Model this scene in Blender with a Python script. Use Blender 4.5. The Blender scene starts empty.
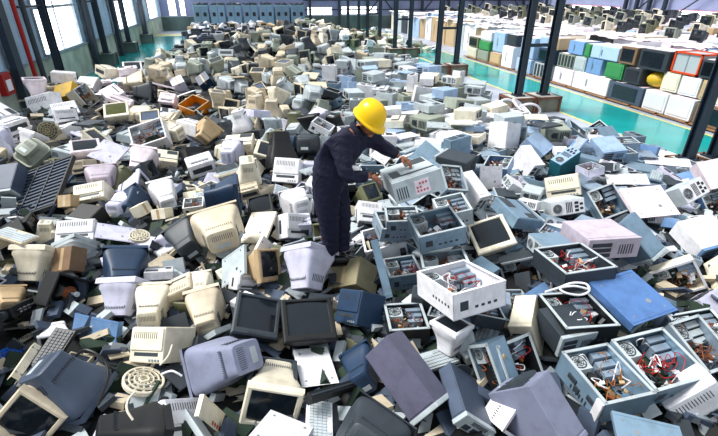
import bpy, bmesh, math, random
from mathutils import Vector, Matrix, Euler
random.seed(11)
SC = bpy.context.scene
COL = SC.collection
PI = math.pi

# ------------------------------------------------------------------ materials
def lin(c):
    return tuple(((v / 12.92) if v <= 0.04045 else ((v + 0.055) / 1.055) ** 2.4) for v in c)
PAL = dict(
    cream=(.92,.89,.81), white=(.93,.93,.95), lilac=(.82,.82,.90), lgrey=(.72,.76,.78), grey=(.52,.55,.58),
    dgrey=(.20,.23,.26), black=(.07,.08,.09), slate=(.28,.33,.41), beige=(.82,.77,.68), tan=(.76,.66,.52),
    brown=(.50,.40,.31), khaki=(.58,.55,.44), olive=(.44,.45,.34), sage=(.60,.63,.58), dblue=(.14,.23,.34),
    vblue=(.10,.40,.85), skyblue=(.50,.64,.82), vskyblue=(.40,.54,.76), sblue=(.52,.62,.70), steel=(.60,.67,.74),
    paleblue=(.70,.80,.92), pinkwhite=(.94,.89,.92), pinkgrey=(.74,.70,.75), plum=(.36,.36,.44), mauve=(.53,.55,.64), teal=(.20,.46,.52),
    yellow=(.86,.70,.26), orange=(.95,.56,.16), redorange=(.85,.28,.12), green=(.25,.55,.33), red=(.66,.12,.11),
    amber=(.66,.42,.18), screen=(.10,.13,.16), oscreen=(.32,.34,.16), pcb=(.12,.20,.15), copper=(.55,.32,.20), rose=(.82,.42,.46),
    skin=(.64,.43,.33), navy=(.02,.04,.18), helmet=(1.0,.80,.05), sole=(.04,.04,.045), hair=(.05,.04,.04),
    column=(.13,.19,.25), wallblue=(.74,.85,.94), dado=(.76,.81,.75), dadodark=(.38,.46,.44), wood=(.62,.46,.34), gold=(.85,.7,.3),
    backwall=(.56,.60,.74), machine=(.46,.58,.66))
METAL = {'sblue','steel','skyblue','vskyblue','paleblue'}
MATS = {}
def mat(name, rough=None, metal=None, kind='plastic', spread=.12):
    key = (name, kind)
    if key in MATS: return MATS[key]
    m = bpy.data.materials.new(name + '_' + kind); m.use_nodes = True
    nt = m.node_tree; n = nt.nodes; l = nt.links
    b = n['Principled BSDF']
    c = lin(PAL[name])
    oi = n.new('ShaderNodeObjectInfo')
    mr = n.new('ShaderNodeMapRange'); mr.inputs['To Min'].default_value = 1 - spread; mr.inputs['To Max'].default_value = 1 + spread
    l.new(oi.outputs['Random'], mr.inputs['Value'])
    tc = n.new('ShaderNodeTexCoord')
    ns = n.new('ShaderNodeTexNoise'); ns.inputs['Scale'].default_value = 7; ns.inputs['Detail'].default_value = 5; ns.inputs['Roughness'].default_value = .65
    l.new(tc.outputs['Object'], ns.inputs['Vector'])
    cr = n.new('ShaderNodeValToRGB')
    cr.color_ramp.elements[0].position = .33; cr.color_ramp.elements[0].color = (.50,.48,.46,1)
    cr.color_ramp.elements[1].position = .55; cr.color_ramp.elements[1].color = (1,1,1,1)
    l.new(ns.outputs['Fac'], cr.inputs['Fac'])
    mx = n.new('ShaderNodeMix'); mx.data_type = 'RGBA'; mx.blend_type = 'MULTIPLY'; mx.inputs[0].default_value = .45 if kind != 'clean' else .1
    mx.inputs[6].default_value = (*c, 1); l.new(cr.outputs['Color'], mx.inputs[7])
    hs = n.new('ShaderNodeHueSaturation'); hs.inputs['Saturation'].default_value = 1.05
    l.new(mr.outputs['Result'], hs.inputs['Value']); l.new(mx.outputs[2], hs.inputs['Color'])
    l.new(hs.outputs['Color'], b.inputs['Base Color'])
    ismetal = name in METAL and kind == 'plastic'
    b.inputs['Roughness'].default_value = rough if rough is not None else (.38 if ismetal else .5)
    b.inputs['Metallic'].default_value = metal if metal is not None else (.35 if ismetal else 0)
    MATS[key] = m; return m
def emat(name, c, s):
    m = bpy.data.materials.new(name); m.use_nodes = True; b = m.node_tree.nodes['Principled BSDF']
    b.inputs['Base Color'].default_value = (*c,1); b.inputs['Emission Color'].default_value = (*c,1); b.inputs['Emission Strength'].default_value = s
    return m
def screenmat(name):
    m = mat(name, rough=.12, kind='glass', spread=.3); return m

# ------------------------------------------------------------------ mesh helpers
def box(bm, x0, x1, y0, y1, z0, z1, bev=0, M=None):
    g = bmesh.ops.create_cube(bm, size=1)['verts']
    for v in g:
        v.co = Vector(((x0+x1)/2 + v.co.x*(x1-x0), (y0+y1)/2 + v.co.y*(y1-y0), (z0+z1)/2 + v.co.z*(z1-z0)))
    if bev:
        es = list({e for v in g for e in v.link_edges})
        r = bmesh.ops.bevel(bm, geom=es, offset=bev, segments=2, affect='EDGES', profile=.6)
        g = r['verts'] if not M else list({v for f in r['faces'] for v in f.verts} | set(v for v in g if v.is_valid))
    if M is not None:
        for v in g: v.co = M @ v.co
    return g
def cyl(bm, p, q, r1, r2=None, seg=16, cap=True):
    p = Vector(p); q = Vector(q); r2 = r1 if r2 is None else r2
    d = q - p; rot = d.to_track_quat('Z', 'Y').to_matrix().to_4x4()
    M = Matrix.Translation((p+q)/2) @ rot
    bmesh.ops.create_cone(bm, cap_ends=cap, segments=seg, radius1=r1, radius2=r2, depth=d.length, matrix=M)
def ring(bm, c, R, r, n=24, m=6, axis='Z'):
    vs = []
    for i in range(n):
        a = 2*PI*i/n; row = []
        for j in range(m):
            b = 2*PI*j/m
            x = (R + r*math.cos(b))*math.cos(a); y = (R + r*math.cos(b))*math.sin(a); z = r*math.sin(b)
            row.append(bm.verts.new((c[0]+x, c[1]+y, c[2]+z)))
        vs.append(row)
    for i in range(n):
        for j in range(m):
            bm.faces.new((vs[i][j], vs[(i+1)%n][j], vs[(i+1)%n][(j+1)%m], vs[i][(j+1)%m]))
def tube(bm, pts, r, seg=6):
    # smooth Catmull-Rom sweep
    P = [Vector(p) for p in pts]; Q = []
    for i in range(len(P)-1):
        p0 = P[max(i-1,0)]; p1 = P[i]; p2 = P[i+1]; p3 = P[min(i+2,len(P)-1)]
        for k in range(5):
            t = k/5; Q.append(.5*((2*p1)+(-p0+p2)*t+(2*p0-5*p1+4*p2-p3)*t*t+(-p0+3*p1-3*p2+p3)*t**3))
    Q.append(P[-1]); rows = []
    for i, q in enumerate(Q):
        d = (Q[min(i+1,len(Q)-1)] - Q[max(i-1,0)])
        if d.length < 1e-6: d = Vector((0,0,1))
        rt = d.to_track_quat('Z','Y').to_matrix()
        rows.append([bm.verts.new(q + rt @ Vector((r*math.cos(2*PI*j/seg), r*math.sin(2*PI*j/seg), 0))) for j in range(seg)])
    for a, b in zip(rows, rows[1:]):
        for j in range(seg):
            try: bm.faces.new((a[j], a[(j+1)%seg], b[(j+1)%seg], b[j]))
            except ValueError: pass
def loft(bm, secs, n=20, caps=(True, True), p=5):
    """secs: (z, halfwidth, halfheight, yoffset); superellipse outlines"""
    rows = []
    for z, a, b, yo in secs:
        row = []
        for i in range(n):
            t = 2*PI*(i+.5)/n; c = math.cos(t); s = math.sin(t)
            row.append(bm.verts.new((a*math.copysign(abs(c)**(2/p), c), yo + b*math.copysign(abs(s)**(2/p), s), z)))
        rows.append(row)
    for r0, r1 in zip(rows, rows[1:]):
        for i in range(n): bm.faces.new((r0[i], r0[(i+1)%n], r1[(i+1)%n], r1[i]))
    if caps[0]: bm.faces.new(rows[0][::-1])
    if caps[1]: bm.faces.new(rows[-1])
def mesh(name, bm, m, parent=None, smooth=False):
    bmesh.ops.recalc_face_normals(bm, faces=bm.faces[:])
    me = bpy.data.meshes.new(name); bm.to_mesh(me); bm.free()
    for mm in (m if isinstance(m, (list, tuple)) else [m]): me.materials.append(mm)
    if smooth:
        for p in me.polygons: p.use_smooth = True
        try: me.set_sharp_from_angle(angle=math.radians(38))
        except Exception: pass
    o = bpy.data.objects.new(name, me); COL.objects.link(o)
    if parent is not None: o.parent = parent
    return o
def root(name, label=None, cat=None, group=None):
    o = bpy.data.objects.new(name, None); o.empty_display_size = .1; COL.objects.link(o)
    tag(o, label, cat, group); return o
def tag(o, label=None, cat=None, group=None, kind=None):
    if label: o['label'] = label
    if cat: o['category'] = cat
    if group: o['group'] = group
    if kind: o['kind'] = kind
    return o
def dup(r):
    c = r.copy(); COL.objects.link(c)
    for ch in r.children:
        d = ch.copy(); COL.objects.link(d); d.parent = c
        for g in ch.children:
            e = g.copy(); COL.objects.link(e); e.parent = d
    return c
B = bmesh.new

def flatmat(name, c, rough=.5, bump=0, scale=3, dirt=.35, metal=0):
    m = bpy.data.materials.new(name); m.use_nodes = True; nt = m.node_tree; n = nt.nodes; l = nt.links; b = n['Principled BSDF']
    tc = n.new('ShaderNodeTexCoord'); ns = n.new('ShaderNodeTexNoise'); ns.inputs['Scale'].default_value = scale; ns.inputs['Detail'].default_value = 6
    l.new(tc.outputs['Object'], ns.inputs['Vector'])
    cr = n.new('ShaderNodeValToRGB'); cr.color_ramp.elements[0].position = .35; cr.color_ramp.elements[1].position = .65
    cr.color_ramp.elements[0].color = (1-dirt, 1-dirt, 1-dirt, 1); cr.color_ramp.elements[1].color = (1,1,1,1)
    l.new(ns.outputs['Fac'], cr.inputs['Fac'])
    mx = n.new('ShaderNodeMix'); mx.data_type = 'RGBA'; mx.blend_type = 'MULTIPLY'; mx.inputs[0].default_value = 1
    mx.inputs[6].default_value = (*lin(c), 1); l.new(cr.outputs['Color'], mx.inputs[7]); l.new(mx.outputs[2], b.inputs['Base Color'])
    b.inputs['Roughness'].default_value = rough; b.inputs['Metallic'].default_value = metal
    return m

# ------------------------------------------------------------------ the worker
J = {k: Vector(v) for k, v in {'pelvis': (0.59, 3.778, 1.996), 'spine': (0.64, 3.766, 2.203), 'chest': (0.748, 3.741, 2.382), 'neck': (0.877, 3.71, 2.492), 'head': (0.961, 3.689, 2.581), 'helm': (0.975, 3.686, 2.77), 'rsh': (0.689, 3.58, 2.436), 'rel': (0.725, 3.468, 2.157), 'rwr': (0.943, 3.488, 2.149), 'rha': (1.026, 3.489, 2.094), 'lsh': (0.985, 3.848, 2.417), 'lel': (1.186, 3.8, 2.266), 'lwr': (1.285, 3.735, 2.212), 'lha': (1.344, 3.7, 2.18), 'rhip': (0.564, 3.682, 1.969), 'rkn': (0.591, 3.675, 1.64), 'ran': (0.614, 3.69, 1.272), 'rtoe': (0.713, 3.687, 1.166), 'lhip': (0.677, 3.85, 1.918), 'lkn': (0.738, 3.784, 1.589), 'lan': (0.726, 3.746, 1.247), 'ltoe': (0.829, 3.701, 1.141)}.items()}
def skinmesh(name, V_, E_, rootv, sub=2):
    me = bpy.data.meshes.new(name); keys = list(V_)
    me.from_pydata([V_[k][0] for k in keys], [(keys.index(a), keys.index(b)) for a, b in E_], [])
    o = bpy.data.objects.new(name, me); COL.objects.link(o)
    o.modifiers.new('skin', 'SKIN'); 
    if not me.skin_vertices: 
        bpy.context.view_layer.objects.active = o
    sv = me.skin_vertices[0].data
    for i, k in enumerate(keys):
        r_ = V_[k][1]; sv[i].radius = (r_, r_) if not isinstance(r_, tuple) else r_; sv[i].use_root = (k == rootv)
    s = o.modifiers.new('sub', 'SUBSURF'); s.levels = sub; s.render_levels = sub
    dg = bpy.context.evaluated_depsgraph_get(); ev = o.evaluated_get(dg)
    bm = B(); bm.from_mesh(ev.to_mesh()); ev.to_mesh_clear()
    bpy.data.objects.remove(o); return bm
def L(a, b, t): return J[a].lerp(J[b], t)
man = root('person', 'person in dark navy coveralls and yellow hard hat bending over a grey case', 'person')
man.location = (.70, 3.74, 1.15)
def under(o):
    o.parent = man; o.matrix_parent_inverse = Matrix.Translation(man.location).inverted(); return o
V_ = dict(pelvis=(J['pelvis'], .13), spine=(J['spine'], .125), chest=(J['chest'], .14), neck=(J['neck'], .055), head=(J['head'], .05),
    rsh=(J['rsh'], .06), rel=(J['rel'], .045), rwr=(J['rwr'], .030), lsh=(J['lsh'], .06), lel=(J['lel'], .045), lwr=(J['lwr'], .030),
    rhip=(J['rhip'], .09), rkn=(J['rkn'], .06), ran=(J['ran'], .045), lhip=(J['lhip'], .09), lkn=(J['lkn'], .06), lan=(J['lan'], .045))
E_ = [('pelvis','spine'),('spine','chest'),('chest','neck'),('neck','head'),('chest','rsh'),('rsh','rel'),('rel','rwr'),('chest','lsh'),('lsh','lel'),('lel','lwr'),('pelvis','rhip'),('rhip','rkn'),('rkn','ran'),('pelvis','lhip'),('lhip','lkn'),('lkn','lan')]
bmb = skinmesh('b', V_, E_, 'pelvis')
# head with a face
fw = (Vector((math.cos(math.radians(13.5)), -math.sin(math.radians(13.5)), 0))*.86 + Vector((-.18, -.42, -.5))).normalized()
side = fw.cross(Vector((0,0,1))).normalized(); up = side.cross(fw).normalized()
HM = Matrix((( side.x, fw.x, up.x, 0), (side.y, fw.y, up.y, 0), (side.z, fw.z, up.z, 0), (0,0,0,1))); HM.translation = J['head']
bmh = B(); bmesh.ops.create_uvsphere(bmh, u_segments=28, v_segments=20, radius=1)
for v in bmh.verts:
    x, y, z = v.co; n_ = 1
    if z < 0: n_ = 1 - .34*(-z)**1.4
    x *= .076*n_; y = y*.098*(1-.16*max(0, -z)) + (.012 if z < 0 else 0); z *= .118
    # brow, eye sockets, cheeks
    if y > .05 and .0 < z < .022 and abs(x) > .012: y -= .010
    v.co = (x, y, z)
def blob(bm, c, s, seg=10):
    g = bmesh.ops.create_uvsphere(bm, u_segments=seg, v_segments=8, radius=1)['verts']
    for v in g: v.co = Vector((c[0]+v.co.x*s[0], c[1]+v.co.y*s[1], c[2]+v.co.z*s[2]))
blob(bmh, (0, .098, -.018), (.013, .020, .026)); blob(bmh, (0, .106, -.032), (.017, .013, .010))
for s in (-1, 1): blob(bmh, (s*.077, -.008, -.012), (.010, .020, .032))
blob(bmh, (0, .080, -.095), (.03, .022, .018)); blob(bmh, (0, .094, -.060), (.024, .009, .004)); blob(bmh, (0, .093, -.068), (.021, .009, .005))
n0 = len(bmh.faces)
for s in (-1, 1): blob(bmh, (s*.031, .083, .010), (.014, .010, .009))
for s in (-1, 1): blob(bmh, (s*.031, .092, .010), (.006, .004, .006))
bmh.transform(HM)
def joinbm(dst, src):
    me = bpy.data.meshes.new('tmp'); src.to_mesh(me); src.free(); dst.from_mesh(me); bpy.data.meshes.remove(me)
joinbm(bmb, bmh)
def hand(w, d, dn, thumb):
    """w wrist, d direction of the fingers, dn direction the fingers curl to, thumb: side of the palm for the thumb"""
    d = d.normalized(); dn = (dn - d*dn.dot(d)).normalized(); s = d.cross(dn).normalized()*thumb
    V2 = {'w': (w, .024), 'p': (w+d*.045, (.030)), 'k': (w+d*.082, .026)}; E2 = [('w','p'),('p','k')]
    bm = skinmesh('h', V2, E2, 'w')
    for i, (off, ln) in enumerate(((-.030,.060),(-.011,.074),(.010,.080),(.030,.070))):
        b0 = w+d*.070 - s*off*.8; k = ['a','b','c','e']
        p1 = w+d*.098 - s*off; p2 = p1 + (d*.85+dn*.45)*ln*.42; p3 = p2 + (d*.45+dn*.9)*ln*.35; p4 = p3 + (d*.1+dn*1.0)*ln*.25
        ch = {'r': (b0, .010), 'a': (p1, .0095), 'b': (p2, .009), 'c': (p3, .008), 'e': (p4, .0065)}
        joinbm(bm, skinmesh('f', ch, [('r','a'),('a','b'),('b','c'),('c','e')], 'r', 1))
    t0 = w+d*.028+s*.020; t1 = t0+s*.028+d*.022+dn*.01; t2 = t1+s*.008+d*.028+dn*.014; t3 = t2+d*.022+dn*.012
    joinbm(bm, skinmesh('t', {'r': (t0, .013), 'a': (t1, .011), 'b': (t2, .010), 'c': (t3, .007)}, [('r','a'),('a','b'),('b','c')], 'r', 1))
    return bm
joinbm(bmb, hand(J['rwr'], J['rha']-J['rwr'], Vector((.25,.25,-1)), 1))
joinbm(bmb, hand(J['lwr'], J['lha']-J['lwr'], Vector((.1,-.1,-1)), -1))
M_skin = mat('skin', rough=.5, kind='clean', spread=0)
o = under(mesh('body', bmb, M_skin, None, True))
# eyes painted as small dark inserts
bme = B(); 
for s in (-1, 1): blob(bme, (s*.031, .0945, .010), (.0055, .003, .0055))
blob(bme, (0, .1015, -.064), (.018, .002, .0018))
for s in (-1, 1): blob(bme, (s*.031, .093, .026), (.017, .004, .003))
bme.transform(HM); under(mesh('eyes_and_brows', bme, mat('hair', kind='clean'), None, True))
# coveralls
M_navy = flatmat('navy_cloth', PAL['navy'], .8, scale=9, dirt=.2)
nt = M_navy.node_tree; bp = nt.nodes.new('ShaderNodeBump'); bp.inputs['Strength'].default_value = .6; bp.inputs['Distance'].default_value = .02
wv = nt.nodes.new('ShaderNodeTexNoise'); wv.inputs['Scale'].default_value = 14; wv.inputs['Distortion'].default_value = 1.2
nt.links.new(wv.outputs['Fac'], bp.inputs['Height']); nt.links.new(bp.outputs['Normal'], nt.nodes['Principled BSDF'].inputs['Normal'])
V_ = dict(pelvis=(J['pelvis'], .185), spine=(J['spine'], .195), chest=(J['chest'], .20), neck=(L('chest','neck',.75), .085),
    rsh=(J['rsh'], .10), rm=(L('rsh','rel',.55), .084), rel=(J['rel'], .076), rf=(L('rel','rwr',.5), .060), rwr=(L('rel','rwr',.93), .050),
    lsh=(J['lsh'], .10), lm=(L('lsh','lel',.55), .082), lel=(J['lel'], .068), lf=(L('lel','lwr',.5), .058), lwr=(L('lel','lwr',.90), .050),
    rhip=(J['rhip'], .14), rth=(L('rhip','rkn',.5), .125), rkn=(J['rkn'], .10), rc=(L('rkn','ran',.5), .092), ran=(J['ran'], .078),
    lhip=(J['lhip'], .14), lth=(L('lhip','lkn',.5), .125), lkn=(J['lkn'], .10), lc=(L('lkn','lan',.5), .082), lan=(J['lan'], .076))
E_ = [('pelvis','spine'),('spine','chest'),('chest','neck'),('chest','rsh'),('rsh','rm'),('rm','rel'),('rel','rf'),('rf','rwr'),('chest','lsh'),('lsh','lm'),('lm','lel'),('lel','lf'),('lf','lwr'),
 ('pelvis','rhip'),('rhip','rth'),('rth','rkn'),('rkn','rc'),('rc','ran'),('pelvis','lhip'),('lhip','lth'),('lth','lkn'),('lkn','lc'),('lc','lan')]
bmc = skinmesh('c', V_, E_, 'pelvis', 3)
for v in bmc.verts:   # soft folds
    c = v.co; v.co = c + v.normal*(.006*math.sin(c.x*46+c.z*31)*math.sin(c.y*37-c.z*23)+.004*math.sin(c.z*88+c.x*25))
cv = under(mesh('coveralls', bmc, M_navy, None, True))
bm = B(); ring(bm, (0,0,0), .066, .030, 24, 8); nk = (J['neck']-J['chest']).normalized(); bm.transform(Matrix.Translation(L('chest','neck',.98)) @ nk.to_track_quat('Z','Y').to_matrix().to_4x4())
under(mesh('collar', bm, M_navy, None, True))
# boots
for a, t in (('ran','rtoe'), ('lan','ltoe')):
    d = (J[t]-J[a]); d.z = 0; d = d.normalized(); h0 = J[a]
    V2 = {'a': (h0+Vector((0,0,-.0)), .052), 'h': (h0+Vector((0,0,-.065)), .045), 'm': (h0+d*.09+Vector((0,0,-.075)), .044), 't': (h0+d*.175+Vector((0,0,-.085)), .036)}
    b = under(mesh('boot', skinmesh('s', V2, [('a','h'),('h','m'),('m','t')], 'a'), mat('black', kind='leather', rough=.35), None, True))
    bm = B(); loft(bm, [(-.128, .042, .125, 0), (-.110, .044, .128, 0)], n=24, p=3)
    s2 = d.cross(Vector((0,0,1))); bm.transform(Matrix.Translation(h0+d*.065) @ Matrix(((s2.x,d.x,0,0),(s2.y,d.y,0,0),(0,0,1,0),(0,0,0,1))))
    under(mesh('boot_sole', bm, mat('sole', kind='clean'), None))
# hair, hard hat
bm = B(); bmesh.ops.create_uvsphere(bm, u_segments=24, v_segments=16, radius=1)
for v in list(bm.verts):
    x, y, z = v.co; v.co = (x*.083, y*.104-.006, z*.112+.012)
bmesh.ops.delete(bm, geom=[v for v in bm.verts if v.co.z < -.05 or (v.co.y > .035 and v.co.z < .05) or (v.co.z < .0 and v.co.y > -.01)], context='VERTS'); bm.transform(HM); under(mesh('hair', bm, mat('hair', kind='clean', rough=.7), None, True))
M_hel = mat('helmet', kind='clean', rough=.28, spread=0)
bm = B(); N = 32; rowsh = []
prof = [(1.32, -.020), (1.30, -.008), (1.08, .0), (1.04, .03), (1.0, .06), (.9, .10), (.72, .13), (.48, .150), (.22, .160)]
for k, z in prof:
    row = []
    for i in range(N):
        a = 2*PI*i/N; x = math.cos(a); y = math.sin(a); kk = k
        if k > 1.2: kk = 1.16 + .20*max(0, y)**1.5 
        rg = .006 if (abs(x) < .2 and k < 1.05) else 0
        row.append(bm.verts.new((x*.112*kk, y*.135*kk, z+rg + (-.012*max(0, y) if k > 1.2 else 0))))
    rowsh.append(row)
for a_, b_ in zip(rowsh, rowsh[1:]):
    for i in range(N): bm.faces.new((a_[i], a_[(i+1)%N], b_[(i+1)%N], b_[i]))
bm.faces.new(rowsh[-1]); HH = HM @ Matrix.Translation((0, -.004, .035)) @ Matrix.Rotation(-.05, 4, 'X'); bm.transform(HH)
hl = under(mesh('hard_hat', bm, M_hel, None, True))
bm = B(); tube(bm, [(-.082, .01, .03), (-.078, .015, -.04), (-.045, .04, -.112), (0, .055, -.126), (.045, .04, -.112), (.078, .015, -.04), (.082, .01, .03)], .004); bm.transform(HM); under(mesh('chin_strap', bm, mat('dgrey'), None))


# ------------------------------------------------------------------ scrap builders: local face at z=0 looking to +z, body towards -z
def mk_crt(w, h, d, col, screen='screen', **k):
    r = root('computer_monitor'); m = mat(col)
    bz = .055 if d > .2 else .03; a = w/2; b = h/2
    ow, oh, yo = a*.83, b*.78, b*.07
    bm = B()
    # bezel: four bars with an inward slope
    def quadring(z0, A0, z1, A1):
        vs = []
        for (hx, hy, cy), z in ((A0, z0), (A1, z1)):
            vs.append([bm.verts.new((sx*hx, cy + sy*hy, z)) for sx, sy in ((-1,-1),(1,-1),(1,1),(-1,1))])
        for i in range(4): bm.faces.new((vs[0][i], vs[0][(i+1)%4], vs[1][(i+1)%4], vs[1][i]))
    quadring(-bz, (a, b, 0), -.012, (a, b, 0))
    quadring(-.012, (a, b, 0), 0, (a-.012, b-.012, 0))
    quadring(0, (a-.012, b-.012, 0), 0, (ow, oh, yo))
    quadring(0, (ow, oh, yo), -.022, (ow*.95, oh*.95, yo))
    for i in range(4): box(bm, -a*.3+i*.035, -a*.3+i*.035+.018, -b*.9, -b*.9+.012, -.002, .004)
    bmesh.ops.remove_doubles(bm, verts=bm.verts, dist=1e-5)
    mesh('bezel', bm, m, r)
    bm = B(); n = 8; g = {}
    for i in range(n+1):
        for j in range(n+1):
            x = (i/n*2-1); y = (j/n*2-1)
            g[i, j] = bm.verts.new((x*ow*.97, yo+y*oh*.97, -.022 + .018*(1-x*x)*.6 + .018*(1-y*y)*.4))
    for i in range(n):
        for j in range(n): bm.faces.new((g[i,j], g[i+1,j], g[i+1,j+1], g[i,j+1]))
    mesh('screen', bm, screenmat('oscreen' if screen == 'olive' else 'screen'), r, True)
    bm = B()
    if d > .2:
        loft(bm, [(-bz+.004, a*.985, b*.985, 0), (-bz-.05*d/.4, a*.97, b*.96, 0), (-d*.35, a*.90, b*.86, b*.02), (-d*.62, a*.70, b*.68, b*.05), (-d*.86, a*.60, b*.60, b*.03), (-d*.985, a*.57, b*.57, b*.02), (-d, a*.53, b*.53, b*.02)], n=28, p=6)
    else:
        loft(bm, [(-bz+.004, a*.98, b*.98, 0), (-d, a*.9, b*.9, 0)], n=28, p=8)
    bk = mesh('back_shell', bm, m, r, True)
    if d > .2:
        bm = B()
        # vent slots on the rear cap and along the top slope
        for i in range(11):
            x = (i-5)*a*.075
            box(bm, x-a*.010, x+a*.010, b*.12, b*.40, -d-.0015, -d+.004)
        for i in range(13):
            x = (i-6)*a*.08
            M = Matrix.Translation((x, b*.655, -d*.74)) @ Matrix.Rotation(math.atan2(b*.10, d*.24), 4, 'X')
            box(bm, -a*.010, a*.010, -.003, .003, -d*.08, d*.08, M=M)
        for s in (-1, 1):
            for i in range(7):
                M = Matrix.Translation((s*a*.655, (i-3)*b*.11, -d*.74)) @ Matrix.Rotation(s*math.atan2(a*.10, d*.24), 4, 'Y')
                box(bm, -.003, .003, -b*.012, b*.012, -d*.08, d*.08, M=M)
        mesh('vent_grille', bm, mat('dgrey'), bk)
        bm = B()
        box(bm, -a*.3, a*.3, -b*.35, -b*.12, -d-.002, -d+.004); mesh('connector_plate', bm, mat('lgrey' if col != 'lgrey' else 'white'), bk)
    if k.get('label_patch'): pass
    return r
def fan_geo(bm, c, R, z=0, blades=True):
    ring(bm, (c[0], c[1], c[2]), R, R*.07, 20, 5)
    ring(bm, (c[0], c[1], c[2]), R*.68, R*.035, 20, 4)
    ring(bm, (c[0], c[1], c[2]), R*.42, R*.035, 16, 4)
    cyl(bm, (c[0], c[1], c[2]-R*.1), (c[0], c[1], c[2]+R*.08), R*.2, seg=14)
    for i in range(8):
        a = i*PI/4; q = Vector((c[0]+R*math.cos(a), c[1]+R*math.sin(a), c[2])); cyl(bm, c, q, R*.035, seg=5)
def wires(bm, w, h, d, n, seed, rr=.003):
    rnd = random.Random(seed)
    for i in range(n):
        p = [rnd.uniform(-.32,.32)*w, rnd.uniform(-.32,.32)*h, -d*.6]; pts = []
        for k in range(6):
            pts.append(tuple(p)); p = [max(-.42*w, min(.42*w, p[0]+rnd.uniform(-.2,.2)*w)), max(-.42*h, min(.42*h, p[1]+rnd.uniform(-.2,.2)*h)), -d*rnd.uniform(.05,.75)]
        tube(bm, pts, rr, 5)
def mk_case_open(w, h, d, col, wires_col=None, io=False, **k):
    r = root('open_computer_case'); m = mat(col); a = w/2; b = h/2; t = .006
    bm = B()
    box(bm, -a, a, -b, b, -d, -d+t)
    box(bm, -a, -a+t, -b, b, -d, 0); box(bm, a-t, a, -b, b, -d, 0)
    box(bm, -a, a, -b, -b+t, -d, 0); box(bm, -a, a, b-t, b, -d, 0)
    mesh('chassis', bm, m, r)
    bm = B(); f = .020
    box(bm, -a-.002, -a+f, -b, b, -.004, .003); box(bm, a-f, a+.002, -b, b, -.004, .003)
    box(bm, -a, a, -b-.002, -b+f, -.004, .003); box(bm, -a, a, b-f, b+.002, -.004, .003)
    mesh('rim', bm, mat('white' if col in ('white','cream') else ('tan' if col == 'orange' else 'lgrey')), r)
    if col == 'orange':
        return r
    bm = B(); box(bm, -a*.55, a*.5, -b*.85, b*.55, -d+.012, -d+.018)
    for i in range(7):
        x = random.uniform(-.5,.4)*a; y = random.uniform(-.8,.4)*b; s = random.uniform(.01,.03)
        box(bm, x, x+s*1.5, y, y+s, -d+.018, -d+.018+s*.7)
    for i in range(4): box(bm, -a*.5, a*.05, -b*.7+i*b*.16, -b*.7+i*b*.16+.006, -d+.018, -d+.08*min(1, d/.18))
    mesh('circuit_board', bm, mat('pcb'), r)
    bm = B(); pw = min(.15, w*.42); ph = min(.14, h*.36)
    box(bm, -a+.012, -a+.012+pw, b-.012-ph, b-.012, -d+.01, -d*.18, .003)
    ps = mesh('power_supply', bm, mat('lgrey'), r)
    bm = B(); fan_geo(bm, (-a+.012+pw/2, b-.012-ph/2, -d*.16), min(pw, ph)*.4); mesh('fan', bm, mat('dgrey'), ps)
    bm = B(); cw = min(.15, w*.4)
    x0 = a-.012-cw; 
    for i in range(3): box(bm, x0, a-.012, b-.02-i*h*.15-h*.12, b-.02-i*h*.15, -d*.85, -d*(.25+.1*i), .002)
    mesh('drive_cage', bm, mat('steel' if col != 'steel' else 'lgrey'), r)
    bm = B()
    for i in range(26):
        M = Matrix.Translation((random.uniform(-.8,.85)*a, random.uniform(-.85,.35)*b, -d*random.uniform(.35,.85))) @ Euler((random.gauss(0,.5), random.gauss(0,.5), random.uniform(0,6))).to_matrix().to_4x4()
        q = random.uniform(.008,.035); n0 = len(bm.faces); box(bm, -q, q, -q*random.uniform(.4,1), q*.6, -q*.3, q*.3, M=M); bm.faces.ensure_lookup_table(); mi = random.randrange(5)
        for f_ in bm.faces[n0:]: f_.material_index = mi
    tag(mesh('loose_parts', bm, [mat(c) for c in ('white','dgrey','copper','tan','black')], r), kind='stuff')
    bm = B(); wires(bm, w, h, d*.9, 7, random.random())
    mesh('cable', bm, mat({'red':'red','amber':'amber'}.get(wires_col, 'copper'), kind='wire'), r)
    bm = B(); wires(bm, w, h, d*.9, 3, random.random(), .004); mesh('cable', bm, mat('white' if wires_col else 'dgrey'), r)
    # outside of the walls: port panel on -x side, ribs elsewhere
    bm = B()
    if io:
        for i in range(2): box(bm, -a-.012, -a+.001, -b*.75+i*b*.85, -b*.62+i*b*.85+.05, -d*.55, -d*.35, .003)
        box(bm, -a-.010, -a+.001, -b*.1, b*.12, -d*.8, -d*.55, .003)
        for i in range(6): box(bm, -a-.003, -a+.001, -b*.45+i*.03, -b*.45+i*.03+.012, -d*.9, -d*.7)
        mesh('port_panel', bm, mat('dgrey'), r)
        bm = B(); box(bm, -a-.02, -a-.0005, -b*.98, -b*.72, -d*.95, -d*.05, .004); mesh('slot_cover', bm, mat('white'), r)
    else:
        for i in range(4): box(bm, -a*.2+i*a*.24, -a*.2+i*a*.24+a*.12, -b-.002, -b+.001, -d*.72, -d*.62)
        box(bm, -a*.75, -a*.45, -b-.002, -b+.001, -d*.7, -d*.35)
        for i in range(6): box(bm, -a-.002, -a+.001, -b*.8+i*b*.16, -b*.8+i*b*.16+b*.07, -d*.6, -d*.5)
        mesh('vent_grille', bm, mat('dgrey'), r)
    return r
def ports_geo(bm, x0, x1, z0, z1, y):
    W = x1-x0; Hh = z1-z0
    for i in range(5): box(bm, x0+W*.05+i*W*.09, x0+W*.05+i*W*.09+W*.05, y-.004, y+.001, z0+Hh*.1, z0+Hh*.9)
    for i in range(3): box(bm, x0+W*.56, x0+W*.66, y-.004, y+.001, z0+Hh*(.1+i*.28), z0+Hh*(.28+i*.28))
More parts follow.
